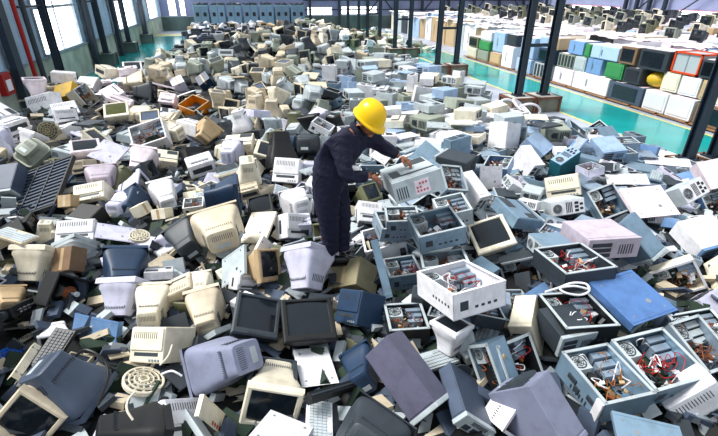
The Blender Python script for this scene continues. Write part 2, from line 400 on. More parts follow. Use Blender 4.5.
def mk_case_closed(w, h, d, col, front=None, **k):
    r = root('computer_case'); a = w/2; b = h/2
    bm = B(); box(bm, -a, a, -b+.03, b, -d, 0, .004); mesh('chassis', bm, mat(col), r)
    bm = B(); box(bm, -a+.01, a-.01, -b+.045, b-.01, -.002, .004, .002); mesh('side_panel', bm, mat(col), r)
    fc = front or ('lgrey' if col in ('sblue','steel','dgrey','black','plum','slate') else col)
    bm = B(); box(bm, -a-.004, a+.004, -b, -b+.034, -d-.004, .004, .006)
    fb = mesh('front_bezel', bm, mat(fc), r)
    bm = B()
    for i in range(3): box(bm, -a*.85, -a*.85+a*.75, -b-.002, -b+.002, -d*.93+i*d*.27, -d*.93+i*d*.27+d*.2)
    for i in range(6): box(bm, a*.2+i*a*.1, a*.2+i*a*.1+a*.04, -b-.002, -b+.002, -d*.8, -d*.3)
    mesh('drive_slots', bm, mat('dgrey' if fc != 'dgrey' else 'grey'), fb)
    bm = B(); ports_geo(bm, -a*.9, a*.9, -d*.9, -d*.1, 0)
    for v in bm.verts: v.co = Vector((v.co.x, b - v.co.y*1.0, v.co.z))
    cyl(bm, (-a*.55+a, b-.002, -d*.5), (-a*.55+a, b+.004, -d*.5), d*.28, seg=18)
    mesh('port_panel', bm, mat('dgrey'), r)
    return r
def mk_case_ports(w, h, d, col, **k):
    r = root('computer_case'); a = w/2; b = h/2
    bm = B(); box(bm, -a, a, -b, b, -d, 0, .003); mesh('chassis', bm, mat('teal' if col == 'teal' else col), r)
    bm = B(); box(bm, -a+.008, a-.008, -b+.008, b-.008, -.001, .004, .002); pp = mesh('rear_panel', bm, mat('paleblue' if col == 'teal' else 'lgrey' if col != 'lgrey' else 'white'), r)
    bm = B(); R = b*.62; cyl(bm, (-a*.6, 0, .002), (-a*.6, 0, .0065), R, seg=20)
    for i in range(4): box(bm, -a*.1+i*a*.1, -a*.1+i*a*.1+a*.05, -b*.7, b*.7, .003, .0065)
    for i in range(3): box(bm, a*.4, a*.62, -b*.7+i*b*.5, -b*.7+i*b*.5+b*.33, .003, .0065)
    for i in range(2): box(bm, a*.7, a*.88, -b*.5+i*b*.6, -b*.5+i*b*.6+b*.3, .003, .0065)
    mesh('port_openings', bm, mat('black'), pp)
    bm = B(); fan_geo(bm, (-a*.6, 0, .008), R*.9); mesh('fan', bm, mat('grey'), pp)
    return r
def mk_desktop(w, h, d, col, sticker=False, **k):
    r = root('desktop_case'); a = w/2; b = h/2
    bm = B(); box(bm, -a, a, -b, b, -d, -.004, .005); mesh('chassis', bm, mat(col), r)
    bm = B(); box(bm, -a+.01, a-.01, -b+.02, b-.02, -.006, .002, .003); mesh('top_cover', bm, mat(col), r)
    bm = B(); box(bm, -a*.85, -a*.45, -b*.6, b*.1, .0015, .006, .002)
    box(bm, a*.05, a*.9, b*.25, b*.85, .0015, .006, .002); box(bm, -a*.5, a*.95, -b*.62, -b*.50, .0015, .006, .002)
    mesh('bay_opening', bm, mat('dgrey'), r)
    bm = B(); box(bm, -a-.004, a+.004, -b-.012, -b+.012, -d, 0, .004); fb = mesh('front_bezel', bm, mat('lgrey' if col != 'cream' else 'cream'), r)
    bm = B()
    for i in range(5): box(bm, -a*.9+i*.022, -a*.9+i*.022+.01, -b-.014, -b-.010, -d*.85, -d*.3)
    mesh('drive_slots', bm, mat('dgrey'), fb)
    if sticker:
        bm = B(); box(bm, -a*.15, a*.45, -b-.0145, -b-.0115, -d*.85, -d*.2)
        s = mesh('sticker', bm, mat('pinkwhite'), fb); s['label'] = 'pink and white sticker'
        bm = B()
        for i in range(4):
            for j in range(3): 
                if random.random() < .8: box(bm, -a*.1+i*a*.13, -a*.1+i*a*.13+a*.08, -b-.0155, -b-.014, -d*.75+j*d*.17, -d*.75+j*d*.17+d*.10)
        mesh('sticker', bm, mat('rose', kind='print'), fb)
    return r
def mk_printer(w, h, d, col, label_patch=0, **k):
    r = root('printer_housing'); a = w/2; b = h/2; m = mat(col)
    bm = B(); box(bm, -a, a, -b, b, -d, -.012, min(.012, d*.2)); mesh('body', bm, m, r)
    bm = B(); box(bm, -a*.94, a*.94, -b*.3, b*.94, -.016, .0, .006); mesh('lid', bm, m, r)
    bm = B(); box(bm, -a*.7, a*.7, -b*.62, -b*.42, -.014, -.009)
    for i in range(12): box(bm, -a*.75+i*a*.12, -a*.75+i*a*.12+a*.035, b*.35, b*.72, -.002, .0012)
    mesh('paper_slot', bm, mat('dgrey'), r)
    bm = B()
    for i in range(4): box(bm, a*.2+i*a*.17, a*.2+i*a*.17+a*.1, -b*.9, -b*.78, -.014, -.007, .001)
    mesh('buttons', bm, mat('grey'), r)
    if d > .08:
        bm = B(); box(bm, -a*.75, a*.75, -b-.003, -b+.002, -d*.7, -d*.35); box(bm, -a-.003, -a+.002, -b*.6, b*.5, -d*.65, -d*.5); mesh('front_opening', bm, mat('dgrey'), r)
    if label_patch:
        bm = B(); box(bm, -a*.3, a*.6, -b-.006, -b-.002, -d*.32, -d*.12); mesh('sticker', bm, mat('white'), r)
    return r
def mk_panel(w, h, d, col, redmarks=0, **k):
    r = root('cover_plate'); a = w/2; b = h/2; t = .003; m = mat(col)
    bm = B(); box(bm, -a, a, -b, b, -t, 0)
    e = max(d, .015)
    box(bm, -a, -a+t, -b, b, -e, -t); box(bm, a-t, a, -b, b, -e, -t)
    for s in (-1, 1): box(bm, -a*.92, a*.92, s*b*.9-.004, s*b*.9+.004, 0, .003)
    mesh('sheet', bm, m, r)
    bm = B()
    if redmarks:
        for i in range(9): box(bm, -a*.3+i*a*.13, -a*.3+i*a*.13+a*.07, -b*.8, -b*.45, 0, .002)
        mesh('marks', bm, mat('red'), r)
    else:
        for i in range(4):
            x = -a*.7+(i%2)*a*1.4; y = -b*.72+(i//2)*b*1.44
            cyl(bm, (x, y, -.001), (x, y, .0022), .009, seg=10)
        cyl(bm, (a*.35, -b*.35, -.001), (a*.35, -b*.35, .0015), min(a, b)*.10, seg=16)
        mesh('screw_holes', bm, mat('grey' if col not in ('lgrey',) else 'dgrey'), r)
    return r
def mk_keyboard(w, h, d, col, **k):
    r = root('keyboard'); 
    L = max(w, h); S_ = min(w, h); a = L/2; b = S_/2
    bm = B(); box(bm, -a, a, -b, b, -d, -.008, .004)
    bk = B(); nx = max(6, int(L/.024)); 
    for j in range(5):
        for i in range(nx):
            if j == 0 and abs(i-nx*.45) < nx*.18: continue
            x = -a*.95 + i*(1.9*a/nx); y = -b*.82 + j*b*.34
            box(bk, x, x+1.9*a/nx*.82, y, y+b*.27, -.009, 0)
    if h > w:
        for q in (bm, bk):
            for v in q.verts: v.co = Vector((-v.co.y, v.co.x, v.co.z))
    mesh('base', bm, mat(col), r); mesh('keys', bk, mat('lgrey' if col != 'black' else 'dgrey'), r)
    return r
def mk_tube(w, h, d, col, **k):
    r = root('picture_tube'); a = w/2; b = h/2; m = mat(col)
    bm = B(); t = .02
    for s in (-1, 1):
        box(bm, s*a-(t if s > 0 else 0), s*a+(t if s < 0 else 0), -b, b, -d, 0, .003); box(bm, -a+t, a-t, s*b-(t if s > 0 else 0), s*b+(t if s < 0 else 0), -d, 0, .003)
    mesh('bezel', bm, m, r)
    bm = B(); loft(bm, [(-d*.9, a*.9, b*.9, 0), (-d*.75, a*.86, b*.86, 0), (-d*.4, a*.5, b*.5, 0), (-d*.15, a*.2, b*.2, 0)], n=24, p=3.5); mesh('funnel', bm, mat('slate' if col != 'black' else 'black', kind='glass', rough=.25), r, True)
    bm = B(); cyl(bm, (0,0,-d*.2), (0,0,d*.35), .016, seg=12); cyl(bm, (0,0,d*.3), (0,0,d*.38), .024, seg=12); mesh('neck', bm, mat('lgrey'), r, True)
    bm = B(); ring(bm, (0,0,-d*.22), a*.24, .02, 20, 6); ring(bm, (0,0,-d*.1), a*.17, .014, 20, 6); mesh('coil', bm, mat('copper'), r, True)
    bm = B(); box(bm, -a*.85, a*.1, -b*.88, -b*.3, -d*.55, -d*.53)
    for i in range(5): box(bm, -a*.8+i*a*.16, -a*.8+i*a*.16+.02, -b*.75, -b*.6, -d*.53, -d*.38)
    mesh('circuit_board', bm, mat('pcb'), r)
    return r
def mk_fan(w, h, d, col, **k):
    r = root('fan_grille'); R = min(w, h)/2; m = mat(col)
    bm = B(); cyl(bm, (0,0,-d), (0,0,-d*.4), R*.98, seg=28); ring(bm, (0,0,-d*.35), R*.93, R*.07, 28, 6); mesh('housing', bm, m, r, True)
    bm = B(); ring(bm, (0,0,-d*.1), R*.70, R*.04, 24, 5); ring(bm, (0,0,-d*.05), R*.45, R*.04, 20, 5); ring(bm, (0,0,0), R*.22, R*.05, 16, 5)
    for i in range(12):
        a = i*PI/6; cyl(bm, (R*.15*math.cos(a), R*.15*math.sin(a), -.004), (R*.9*math.cos(a), R*.9*math.sin(a), -d*.25), R*.028, seg=5)
    mesh('spokes', bm, m, r, True)
    bm = B()
    for i in range(12):
        a = (i+.5)*PI/6
        for q in (.34, .57, .80):
            M = Matrix.Translation((R*q*math.cos(a), R*q*math.sin(a), -d*.4)) @ Matrix.Rotation(a, 4, 'Z')
            box(bm, -R*.07, R*.07, -R*q*.14, R*q*.14, -.002, .003, M=M)
    mesh('openings', bm, mat('dgrey'), r)
    return r
def mk_drum(w, h, d, col, **k):
    r = root('round_drum'); R = min(w, h)/2; m = mat(col)
    bm = B(); cyl(bm, (0,0,-d), (0,0,-.03), R*.88, seg=32); mesh('body', bm, m, r, True)
    bm = B(); cyl(bm, (0,0,-.03), (0,0,-.004), R, seg=32); ring(bm, (0,0,-.008), R*.96, .008, 32, 6); ring(bm, (0,0,-.002), R*.55, .005, 24, 5); mesh('lid', bm, m, r, True)
    return r
def mk_speaker(w, h, d, col, **k):
    r = root('speaker'); a = w/2; b = h/2
    bm = B(); box(bm, -a, a, -b, b, -d, -.004, .012); mesh('body', bm, mat(col), r)
    bm = B()
    for i in range(22):
        for j in range(12):
            x = -a*.45+i*a*.062; y = -b*.8+j*b*.14; box(bm, x, x+a*.034, y, y+b*.08, -.005, -.002)
    mesh('grille', bm, mat('grey'), r); return r
def mk_carton(w, h, d, col, **k):
    r = root('small_box'); a = w/2; b = h/2; m = mat(col)
    bm = B(); box(bm, -a, a, -b, b, -d, -.003, .004); mesh('body', bm, m, r)
    bm = B(); box(bm, -a*.98, -.003, -b*.98, b*.98, -.003, .001); box(bm, .003, a*.98, -b*.98, b*.98, -.003, .001); mesh('flap', bm, m, r)
    bm = B(); box(bm, -.02, .02, -b*.9, b*.9, .0005, .0018); box(bm, -.02, .02, -b-.001, -b+.001, -d*.3, -.002); mesh('tape', bm, mat('tan' if col != 'tan' else 'beige'), r)
    return r
def mk_rack(w, h, d, col, **k):
    r = root('slatted_rack'); a = w/2; b = h/2
    bm = B()
    for s in (-1, 1):
        box(bm, s*a-.015, s*a+.015, -b, b, -d, 0, .003); box(bm, -a, a, s*b-.015, s*b+.015, -d, 0, .003)
    box(bm, -a, a, -b, b, -d, -d+.004)
    mesh('frame', bm, mat(col), r)
    bm = B(); n = 13
    for i in range(n):
        y = -b+.05+i*(2*b-.1)/(n-1); box(bm, -a+.02, a-.02, y-.012, y+.012, -.03, -.006)
    mesh('slats', bm, mat('slate'), r)
    bm = B()
    for i in (-.35, .3): box(bm, i*a-.01, i*a+.01, -b, b, -.006, .004)
    mesh('cross_bars', bm, mat('dgrey'), r); return r
def mk_bar(w, h, d, col, **k):
    r = root('long_bar'); a = w/2; b = h/2
    bm = B(); box(bm, -a, a, -b, b, -d, 0, .006); mesh('body', bm, mat(col), r)
    bm = B(); box(bm, -a*.95, a*.95, -b*.25, b*.25, -.001, .004, .001); mesh('ridge', bm, mat('dgrey'), r); return r
def mk_projector(w, h, d, col, **k):
    r = root('video_camera'); a = w/2; b = h/2
    bm = B(); box(bm, -a*.7, a, -b, b, -d, 0, .01); mesh('body', bm, mat(col), r, False)
    bm = B(); cyl(bm, (-a*.65, 0, -d*.5), (-a*1.0, 0, -d*.5), b*.7, b*.85, 18); ring(bm, (0,0,0), .001, .0005, 6, 3); mesh('lens', bm, mat('dgrey'), r, True)
    bm = B(); tube(bm, [(-a*.4,0,0),(-a*.3,0,.05),(a*.5,0,.05),(a*.65,0,0)], .01); mesh('handle', bm, mat(col), r, True)
    bm = B(); 
    for i in range(3): box(bm, -a*.2+i*a*.3, -a*.05+i*a*.3, -b*.5, b*.2, -.001, .004, .001)
    mesh('buttons', bm, mat('lgrey'), r); return r
MK = dict(crt=mk_crt, case_open=mk_case_open, case_closed=mk_case_closed, case_ports=mk_case_ports, desktop=mk_desktop, printer=mk_printer,
          panel=mk_panel, keyboard=mk_keyboard, tube=mk_tube, fan=mk_fan, drum=mk_drum, speaker=mk_speaker, carton=mk_carton, rack=mk_rack, bar=mk_bar, projector=mk_projector)
CAT = dict(crt='monitor', case_open='computer case', case_closed='computer case', case_ports='computer case', desktop='computer case', printer='printer housing',
           panel='panel', keyboard='keyboard', tube='picture tube', fan='fan', drum='drum', speaker='speaker', carton='box', rack='rack', bar='bar', projector='video camera')

# ------------------------------------------------------------------ data: scrap with its own place in the heap
HEROES = [
('crt', 'cream', (0.4, 0.376, 0.357), (41.7, 3.4, 161.2), (-2.27, 4.593, 1.2), 'cream computer monitor at the left edge, tapered back pointing at the viewer', {}),
('printer', 'white', (0.397, 0.259, 0.1), (40.2, 1.4, -1.2), (-2.089, 4.99, 1.179), 'flat white printer housing above the cream monitor at the left edge', {}),
('panel', 'lilac', (0.399, 0.259, 0.03), (12.8, 22.4, 9.1), (-1.656, 4.916, 1.125), 'pale lilac cover plate lying right behind the blue monitor back', {}),
('crt', 'lgrey', (0.334, 0.317, 0.297), (36.5, -45.2, -132.1), (-2.02, 4.78, 1.127), 'light grey monitor back cone between the cream and the blue monitors', {}),
('crt', 'dblue', (0.4, 0.38, 0.396), (84.0, -12.1, -171.8), (-1.395, 4.21, 1.163), 'dark blue monitor with its tapered back towards the viewer, on the left pile', {}),
('fan', 'cream', (0.216, 0.22, 0.05), (11.1, 12.6, 10.6), (-1.369, 4.755, 1.161), 'small round fan grille beside the pale lilac cover plate', {}),
('carton', 'brown', (0.239, 0.249, 0.18), (48.4, -14.6, -24.1), (-2.023, 4.356, 1.175), 'small brown box wedged between cream and light grey monitors', {}),
('tube', 'black', (0.384, 0.312, 0.2), (74.5, 45.3, 41.2), (-1.822, 3.899, 1.046), 'black monitor without its rear cover, picture tube neck exposed', {}),
('crt', 'lilac', (0.406, 0.374, 0.338), (47.8, 8.8, 158.9), (-1.29, 3.834, 1.149), 'pale lilac monitor back right of the bare black picture tube', {}),
('crt', 'cream', (0.305, 0.358, 0.393), (93.4, -5.3, 180.0), (-1.052, 3.655, 1.048), 'cream monitor back standing right of the pale lilac monitor back', {}),
('crt', 'tan', (0.255, 0.297, 0.302), (99.1, -21.3, -157.7), (-2.464, 4.108, 0.94), 'tan monitor back at the left edge below the cream one', {}),
('projector', 'black', (0.319, 0.104, 0.14), (72.3, 17.7, 75.2), (-2.167, 3.724, 1.072), 'black camera shaped device with a lens on the left pile', {}),
('panel', 'skyblue', (0.53, 0.272, 0.05), (56.7, -7.0, -34.8), (-1.515, 3.348, 0.98), 'sky blue metal cover lying flat under the black camera shaped device', {}),
('printer', 'cream', (0.342, 0.267, 0.338), (51.1, -14.4, -30.9), (-0.979, 2.872, 1.175), 'cream printer housing with pencil marks above the round cream fan grille', {}),
('fan', 'vblue', (0.207, 0.296, 0.06), (0.2, 28.2, 22.2), (-2.106, 3.31, 0.934), 'bright blue round fan at the left edge', {}),
('panel', 'cream', (0.058, 0.42, 0.04), (-14.2, 52.3, -8.6), (-1.819, 2.942, 1.137), 'narrow cream trim strip right of the bright blue fan', {}),
('keyboard', 'black', (0.18, 0.473, 0.04), (23.0, 2.6, -24.5), (-1.7, 2.955, 1.13), 'black keyboard standing on end behind the big slate monitor', {}),
('crt', 'slate', (0.422, 0.42, 0.422), (152.2, -3.2, 70.9), (-1.396, 2.617, 0.938), 'big slate grey monitor on its face with a loose cable, lower left', {}),
('fan', 'cream', (0.293, 0.332, 0.04), (-2.9, 23.1, 9.6), (-0.974, 2.647, 1.054), 'large round cream fan grille lying on the left foreground pile', {}),
('crt', 'beige', (0.352, 0.371, 0.398), (69.7, 41.3, -22.1), (-1.65, 2.405, 1.068), 'beige monitor with dark screen facing up in the bottom left corner', {}),
('crt', 'black', (0.378, 0.359, 0.4), (116.3, 14.0, 105.1), (-0.765, 2.123, 1.024), 'glossy black monitor body just below the large round fan grille', {}),
('speaker', 'lilac', (0.306, 0.22, 0.199), (-12.6, 23.0, -5.1), (-0.996, 2.171, 1.127), 'pale lilac box with a perforated grille at the bottom edge, left', {}),
('crt', 'mauve', (0.369, 0.402, 0.542), (154.2, 49.2, -75.4), (-0.523, 2.669, 1.049), 'large mauve monitor lying on its side right of the round grille', {}),
('crt', 'cream', (0.381, 0.338, 0.4), (82.1, 15.3, -10.7), (-0.086, 2.115, 1.103), 'cream monitor with a slate screen facing the viewer at the bottom', {}),
('panel', 'white', (0.296, 0.339, 0.02), (-25.1, 9.9, -30.4), (-0.024, 1.818, 1.258), 'bare white panel leaning on the cream monitor screen at the bottom edge', {}),
('panel', 'cream', (0.516, 0.134, 0.03), (61.0, 68.6, 45.4), (-0.426, 2.134, 1.083), 'cream strip with a row of red marks at the bottom edge', {'redmarks': 1}),
('printer', 'white', (0.368, 0.268, 0.297), (40.3, 41.6, 43.9), (-0.638, 2.265, 1.021), 'white vented monitor back in the bottom centre left, beside the cream strip', {}),
('keyboard', 'white', (0.171, 0.344, 0.05), (-4.6, 13.8, -10.4), (0.215, 1.931, 1.147), 'white telephone keypad unit at the bottom edge right of the slate screen', {}),
('bar', 'black', (0.599, 0.058, 0.06), (16.8, 29.4, 36.5), (0.378, 2.166, 1.146), 'long black bar lying across the bottom centre of the pile', {}),
('panel', 'white', (0.275, 0.397, 0.02), (-1.2, 7.4, 3.3), (0.264, 2.495, 1.048), 'white square panel leaning upright above the long black bar', {}),
('crt', 'dgrey', (0.343, 0.346, 0.375), (-14.3, 13.8, -8.7), (-0.044, 2.383, 1.192), 'dark grey monitor lying face up behind the slate screen monitor', {}),
('crt', 'dblue', (0.266, 0.317, 0.344), (110.2, 32.9, 177.2), (0.658, 2.556, 0.943), 'small dark blue monitor back near the bottom centre', {}),
('panel', 'dgrey', (0.375, 0.284, 0.06), (6.3, 43.6, 15.4), (0.407, 2.011, 0.977), 'dark grey cover below the long black bar', {}),
('crt', 'lilac', (0.412, 0.401, 0.419), (40.0, 25.6, 136.8), (0.41, 3.773, 1.315), "big pale lilac monitor back directly left of the worker's feet", {}),
('crt', 'tan', (0.366, 0.326, 0.3), (69.1, 27.5, 50.9), (0.016, 3.771, 1.18), 'tan framed monitor with dark screen left of the big pale lilac back', {}),
('printer', 'white', (0.337, 0.292, 0.259), (59.8, 21.4, 25.2), (0.393, 4.595, 1.143), 'white printer behind the big pale lilac monitor back', {}),
('carton', 'khaki', (0.4, 0.298, 0.297), (37.8, -30.3, -45.1), (0.709, 3.603, 1.09), "khaki box the worker's front boot rests on", {}),
('printer', 'dblue', (0.306, 0.298, 0.299), (54.3, -24.6, -59.3), (0.622, 3.014, 1.153), 'dark blue box with a small white label below the khaki box', {'label_patch': 1}),
('crt', 'dgrey', (0.374, 0.379, 0.388), (20.7, 20.7, -3.2), (-0.129, 2.946, 1.252), 'dark grey monitor back in the centre, left of its black twin', {}),
('crt', 'black', (0.421, 0.378, 0.366), (23.2, 7.6, 1.9), (0.265, 2.801, 1.255), 'black monitor back with a pale sticker, left of the dark blue box', {}),
('drum', 'lgrey', (0.299, 0.299, 0.25), (-3.0, 7.8, 1.3), (-0.388, 4.369, 1.268), 'grey round drum standing in the middle of the left pile', {}),
('panel', 'lgrey', (0.37, 0.32, 0.03), (39.7, -40.0, -31.1), (-0.349, 3.837, 1.176), 'grey square panel leaning left of the white wedge panel', {}),
('crt', 'beige', (0.312, 0.338, 0.387), (84.9, 6.4, -174.8), (-0.596, 3.478, 1.079), 'beige monitor back left of the dark grey twin monitors', {}),
('printer', 'white', (0.279, 0.154, 0.16), (69.6, 29.3, 30.9), (-0.192, 3.667, 1.069), 'small white box in front of the tan framed monitor', {}),
('panel', 'white', (0.192, 0.42, 0.03), (78.8, 55.4, 37.3), (-0.091, 3.966, 1.157), 'white wedge panel standing behind the small white box', {}),
('case_open', 'steel', (0.345, 0.332, 0.168), (9.5, 5.7, 1.7), (1.361, 4.079, 1.372), "open steel computer case topmost in the stack at the worker's knees", {}),
('case_open', 'sblue', (0.44, 0.412, 0.18), (2.6, -9.5, -3.4), (1.562, 3.432, 1.664), "open blue grey case right of the one by the worker's knees", {}),
('case_open', 'sblue', (0.335, 0.369, 0.169), (-2.4, -4.4, -4.6), (1.315, 3.593, 1.093), 'open blue grey case with red wires low in the centre stack', {'wires_col': 'red'}),
('case_open', 'steel', (0.418, 0.377, 0.18), (-11.2, -8.7, -15.1), (1.576, 3.199, 1.392), 'steel case lying just behind the large open case in the centre', {}),
('case_open', 'white', (0.462, 0.512, 0.202), (-12.8, -0.3, 9.7), (1.414, 2.573, 1.642), 'large open case full of wires in the centre of the stack', {'wires_col': 'red'}),
('crt', 'cream', (0.425, 0.408, 0.12), (25.0, -18.2, -8.8), (2.359, 3.739, 1.262), 'cream framed flat lid propped up right of the centre stack', {}),
('case_open', 'dgrey', (0.364, 0.338, 0.16), (89.7, -22.4, -24.6), (2.524, 3.332, 0.984), 'dark grey open chassis right of the large open case', {}),
('panel', 'sblue', (0.072, 0.559, 0.05), (56.0, -10.5, -2.3), (1.023, 3.339, 1.269), 'narrow blue grey rail down the left side of the centre stack', {}),
('case_closed', 'cream', (0.18, 0.397, 0.395), (6.8, -22.3, -40.6), (2.026, 2.55, 1.216), 'cream tower case standing on end below the dark grey open chassis', {}),
('case_open', 'black', (0.331, 0.376, 0.169), (-3.9, -1.2, -8.9), (1.087, 2.796, 1.133), 'black open chassis below the narrow blue grey rail', {}),
('case_closed', 'plum', (0.253, 0.551, 0.2), (49.5, -54.3, -17.4), (0.773, 2.026, 1.267), 'dark plum computer case lying on its side at the bottom centre', {}),
('crt', 'dgrey', (0.41, 0.363, 0.339), (130.2, -16.3, 137.5), (0.534, 1.775, 1.123), 'dark monitor with a silver rim in the bottom centre', {}),
('case_open', 'sblue', (0.209, 0.431, 0.2), (81.4, -40.3, -62.0), (1.46, 2.069, 1.114), 'narrow blue grey open case standing on end, lower centre right', {}),
('case_open', 'black', (0.432, 0.333, 0.18), (47.1, 12.2, 22.5), (1.756, 2.105, 1.137), 'black open chassis full of electronics right of the narrow open case', {'wires_col': 'red'}),
('case_closed', 'slate', (0.112, 0.427, 0.299), (5.3, -46.8, -12.8), (1.102, 1.903, 1.214), 'slim slate drive unit left of the narrow blue grey open case', {}),
('panel', 'black', (0.423, 0.195, 0.04), (-22.8, -13.2, -15.7), (1.012, 1.697, 1.04), 'black panel at the bottom edge below the plum case', {}),
('case_open', 'white', (0.379, 0.224, 0.2), (69.2, 45.2, -2.3), (1.558, 1.673, 1.017), 'white rimmed open case with fan at the bottom edge', {}),
('case_closed', 'mauve', (0.213, 0.432, 0.4), (40.3, -0.7, 24.7), (1.641, 1.546, 1.302), 'long mauve tower side under the big open case, bottom right', {}),
('case_open', 'sblue', (0.401, 0.454, 0.2), (3.8, 1.5, 1.5), (2.212, 1.793, 1.243), 'big open blue grey case with a port panel, bottom right foreground', {'io': 1, 'wires_col': 'amber'}),
('case_open', 'sblue', (0.475, 0.433, 0.2), (10.4, -0.9, 2.7), (2.663, 1.809, 1.26), 'big open blue grey case right behind the one with the port panel', {'wires_col': 'red'}),
('case_open', 'steel', (0.312, 0.416, 0.2), (23.2, -2.5, 4.8), (3.189, 1.909, 1.197), 'open steel case at the right edge, third in the row', {}),
('printer', 'white', (0.375, 0.328, 0.2), (78.1, -42.4, -8.9), (2.807, 1.503, 1.036), 'white slotted unit in the bottom right corner', {}),
('case_closed', 'dgrey', (0.302, 0.339, 0.2), (5.1, -1.7, -0.3), (2.278, 2.318, 1.253), 'dark grey closed case behind the port panel case', {}),
('case_closed', 'pinkgrey', (0.539, 0.464, 0.203), (-3.8, 0.9, -5.2), (3.241, 3.209, 1.493), 'steel computer case with a pinkish top right of the centre stack', {}),
('case_open', 'dgrey', (0.487, 0.488, 0.182), (-4.3, -1.2, -1.7), (2.659, 2.83, 1.478), 'open dark case with red wires in front of the pinkish topped case', {'wires_col': 'red'}),
('panel', 'vskyblue', (0.49, 0.479, 0.07), (12.1, -1.6, 8.2), (2.915, 2.378, 1.343), 'large flat bright blue metal cover lying on the right pile', {}),
('case_closed', 'sblue', (0.214, 0.483, 0.384), (43.4, -20.9, 18.1), (3.7, 3.114, 1.406), 'blue grey tower on its side behind the large bright blue cover', {}),
('case_closed', 'white', (0.434, 0.421, 0.2), (20.6, -8.9, -1.5), (4.693, 3.239, 1.269), 'computer case with white top and blue front at the right edge', {'front': 'skyblue'}),
('case_open', 'cream', (0.402, 0.344, 0.12), (87.1, -35.7, -30.6), (3.961, 2.82, 1.028), 'cream rimmed open case with two fans, right of the bright blue cover', {}),
('panel', 'white', (0.255, 0.194, 0.02), (-4.2, -11.3, -19.6), (3.706, 3.173, 1.032), 'small white plate behind the top of the bright blue cover', {}),
('case_open', 'dgrey', (0.337, 0.395, 0.159), (-3.0, -22.1, -21.9), (3.526, 2.189, 1.067), 'dark open case at the right edge below the cream rimmed one', {}),
('case_open', 'black', (0.441, 0.461, 0.2), (-1.8, 0.3, -7.3), (2.415, 2.392, 1.285), 'black open case with tangled red and white wires left of the bright blue cover', {'wires_col': 'red'}),
('case_closed', 'lilac', (0.295, 0.22, 0.198), (39.4, -5.3, 15.4), (3.999, 2.435, 1.012), 'pale lilac case at the right edge beside the cream rimmed open case', {}),
('case_closed', 'cream', (0.271, 0.355, 0.18), (55.3, -61.5, -77.5), (4.448, 2.815, 1.061), 'cream computer case front at the right edge', {}),
('desktop', 'lgrey', (0.445, 0.565, 0.2), (-8.6, -15.1, -2.3), (1.355, 3.702, 2.101), 'grey desktop case with a pink sticker held by the worker', {'sticker': True}),
('case_open', 'steel', (0.3, 0.343, 0.14), (36.9, 11.7, 7.2), (2.187, 4.401, 1.663), 'small open drive cage right of the case held by the worker', {}),
('panel', 'white', (0.4, 0.339, 0.02), (71.6, 6.7, 8.1), (3.293, 5.439, 1.151), 'white side panel leaning behind the centre stack', {}),
('case_closed', 'white', (0.159, 0.416, 0.3), (28.2, -1.6, 14.8), (2.531, 4.481, 1.521), 'slim white tower left of the leaning white side panel', {}),
('case_open', 'lgrey', (0.34, 0.378, 0.178), (4.3, -12.4, -8.6), (1.966, 3.944, 1.559), 'grey open case directly below the case held by the worker', {}),
('case_open', 'steel', (0.353, 0.297, 0.159), (6.1, -1.4, -11.3), (1.434, 4.009, 1.471), "steel chassis between the worker's legs and the centre stack", {}),
('printer', 'white', (0.313, 0.292, 0.199), (33.9, 11.9, -2.8), (1.297, 4.76, 1.154), "white typewriter shaped unit right beside the worker's legs", {}),
('crt', 'olive', (0.34, 0.259, 0.298), (49.3, 7.4, 36.2), (1.467, 5.344, 1.144), "olive monitor behind the worker's legs", {}),
('panel', 'white', (0.292, 0.239, 0.02), (19.5, 23.0, -38.3), (1.974, 6.724, 1.137), "white plate behind the worker's arms", {}),
('case_closed', 'white', (0.358, 0.444, 0.4), (75.5, -12.4, -64.5), (4.036, 6.673, 1.387), 'white computer case on the right hand pile below the hoops of cable', {}),
('case_open', 'lgrey', (0.421, 0.396, 0.2), (72.8, 7.4, 5.9), (4.401, 6.645, 1.324), 'grey open chassis right of the white case below the cable hoops', {}),
('printer', 'cream', (0.429, 0.294, 0.361), (69.1, -19.0, -35.0), (3.936, 4.708, 1.259), 'cream machine with a vent and a round fan, right pile', {}),
('case_ports', 'lgrey', (0.422, 0.184, 0.4), (69.9, -8.8, -9.8), (3.622, 4.159, 1.239), 'grey computer rear panel with fan opening below the cream machine', {}),
('case_open', 'sblue', (0.369, 0.409, 0.18), (41.5, -17.4, -2.0), (4.288, 4.257, 1.213), 'open blue case right of the grey rear panel', {}),
('case_closed', 'paleblue', (0.426, 0.398, 0.2), (34.1, -6.8, 34.7), (4.586, 6.228, 1.352), 'pale blue case lying among cases near the aisle', {}),
('case_closed', 'white', (0.201, 0.448, 0.3), (26.5, 3.1, 7.9), (4.193, 5.825, 1.301), 'white tower with a square port in front of the pale blue case', {}),
('case_ports', 'teal', (0.45, 0.202, 0.361), (12.0, -20.0, 16.5), (4.607, 5.597, 1.341), 'teal sided case with square ports on its pale front', {}),
('panel', 'white', (0.523, 0.337, 0.03), (5.8, -8.4, -33.1), (5.131, 4.881, 1.191), 'long white plate above the large white cover on the right pile', {}),
('panel', 'pinkwhite', (0.548, 0.467, 0.05), (25.6, -2.8, -6.6), (4.603, 3.965, 1.311), 'large dented white cover on the right pile', {}),
('panel', 'white', (0.742, 0.301, 0.03), (9.8, -2.3, -36.6), (7.311, 6.22, 0.809), 'long pale plate at the back of the right pile near the aisle', {}),
('case_ports', 'lgrey', (0.421, 0.237, 0.364), (48.9, -13.7, 12.1), (5.475, 4.142, 1.3), 'pale grey rear panel with ports right of the dented white cover', {}),
('case_closed', 'pinkwhite', (0.454, 0.489, 0.203), (39.9, -11.4, -8.1), (7.084, 5.098, 1.032), 'large white case at the right edge below the dark column', {}),
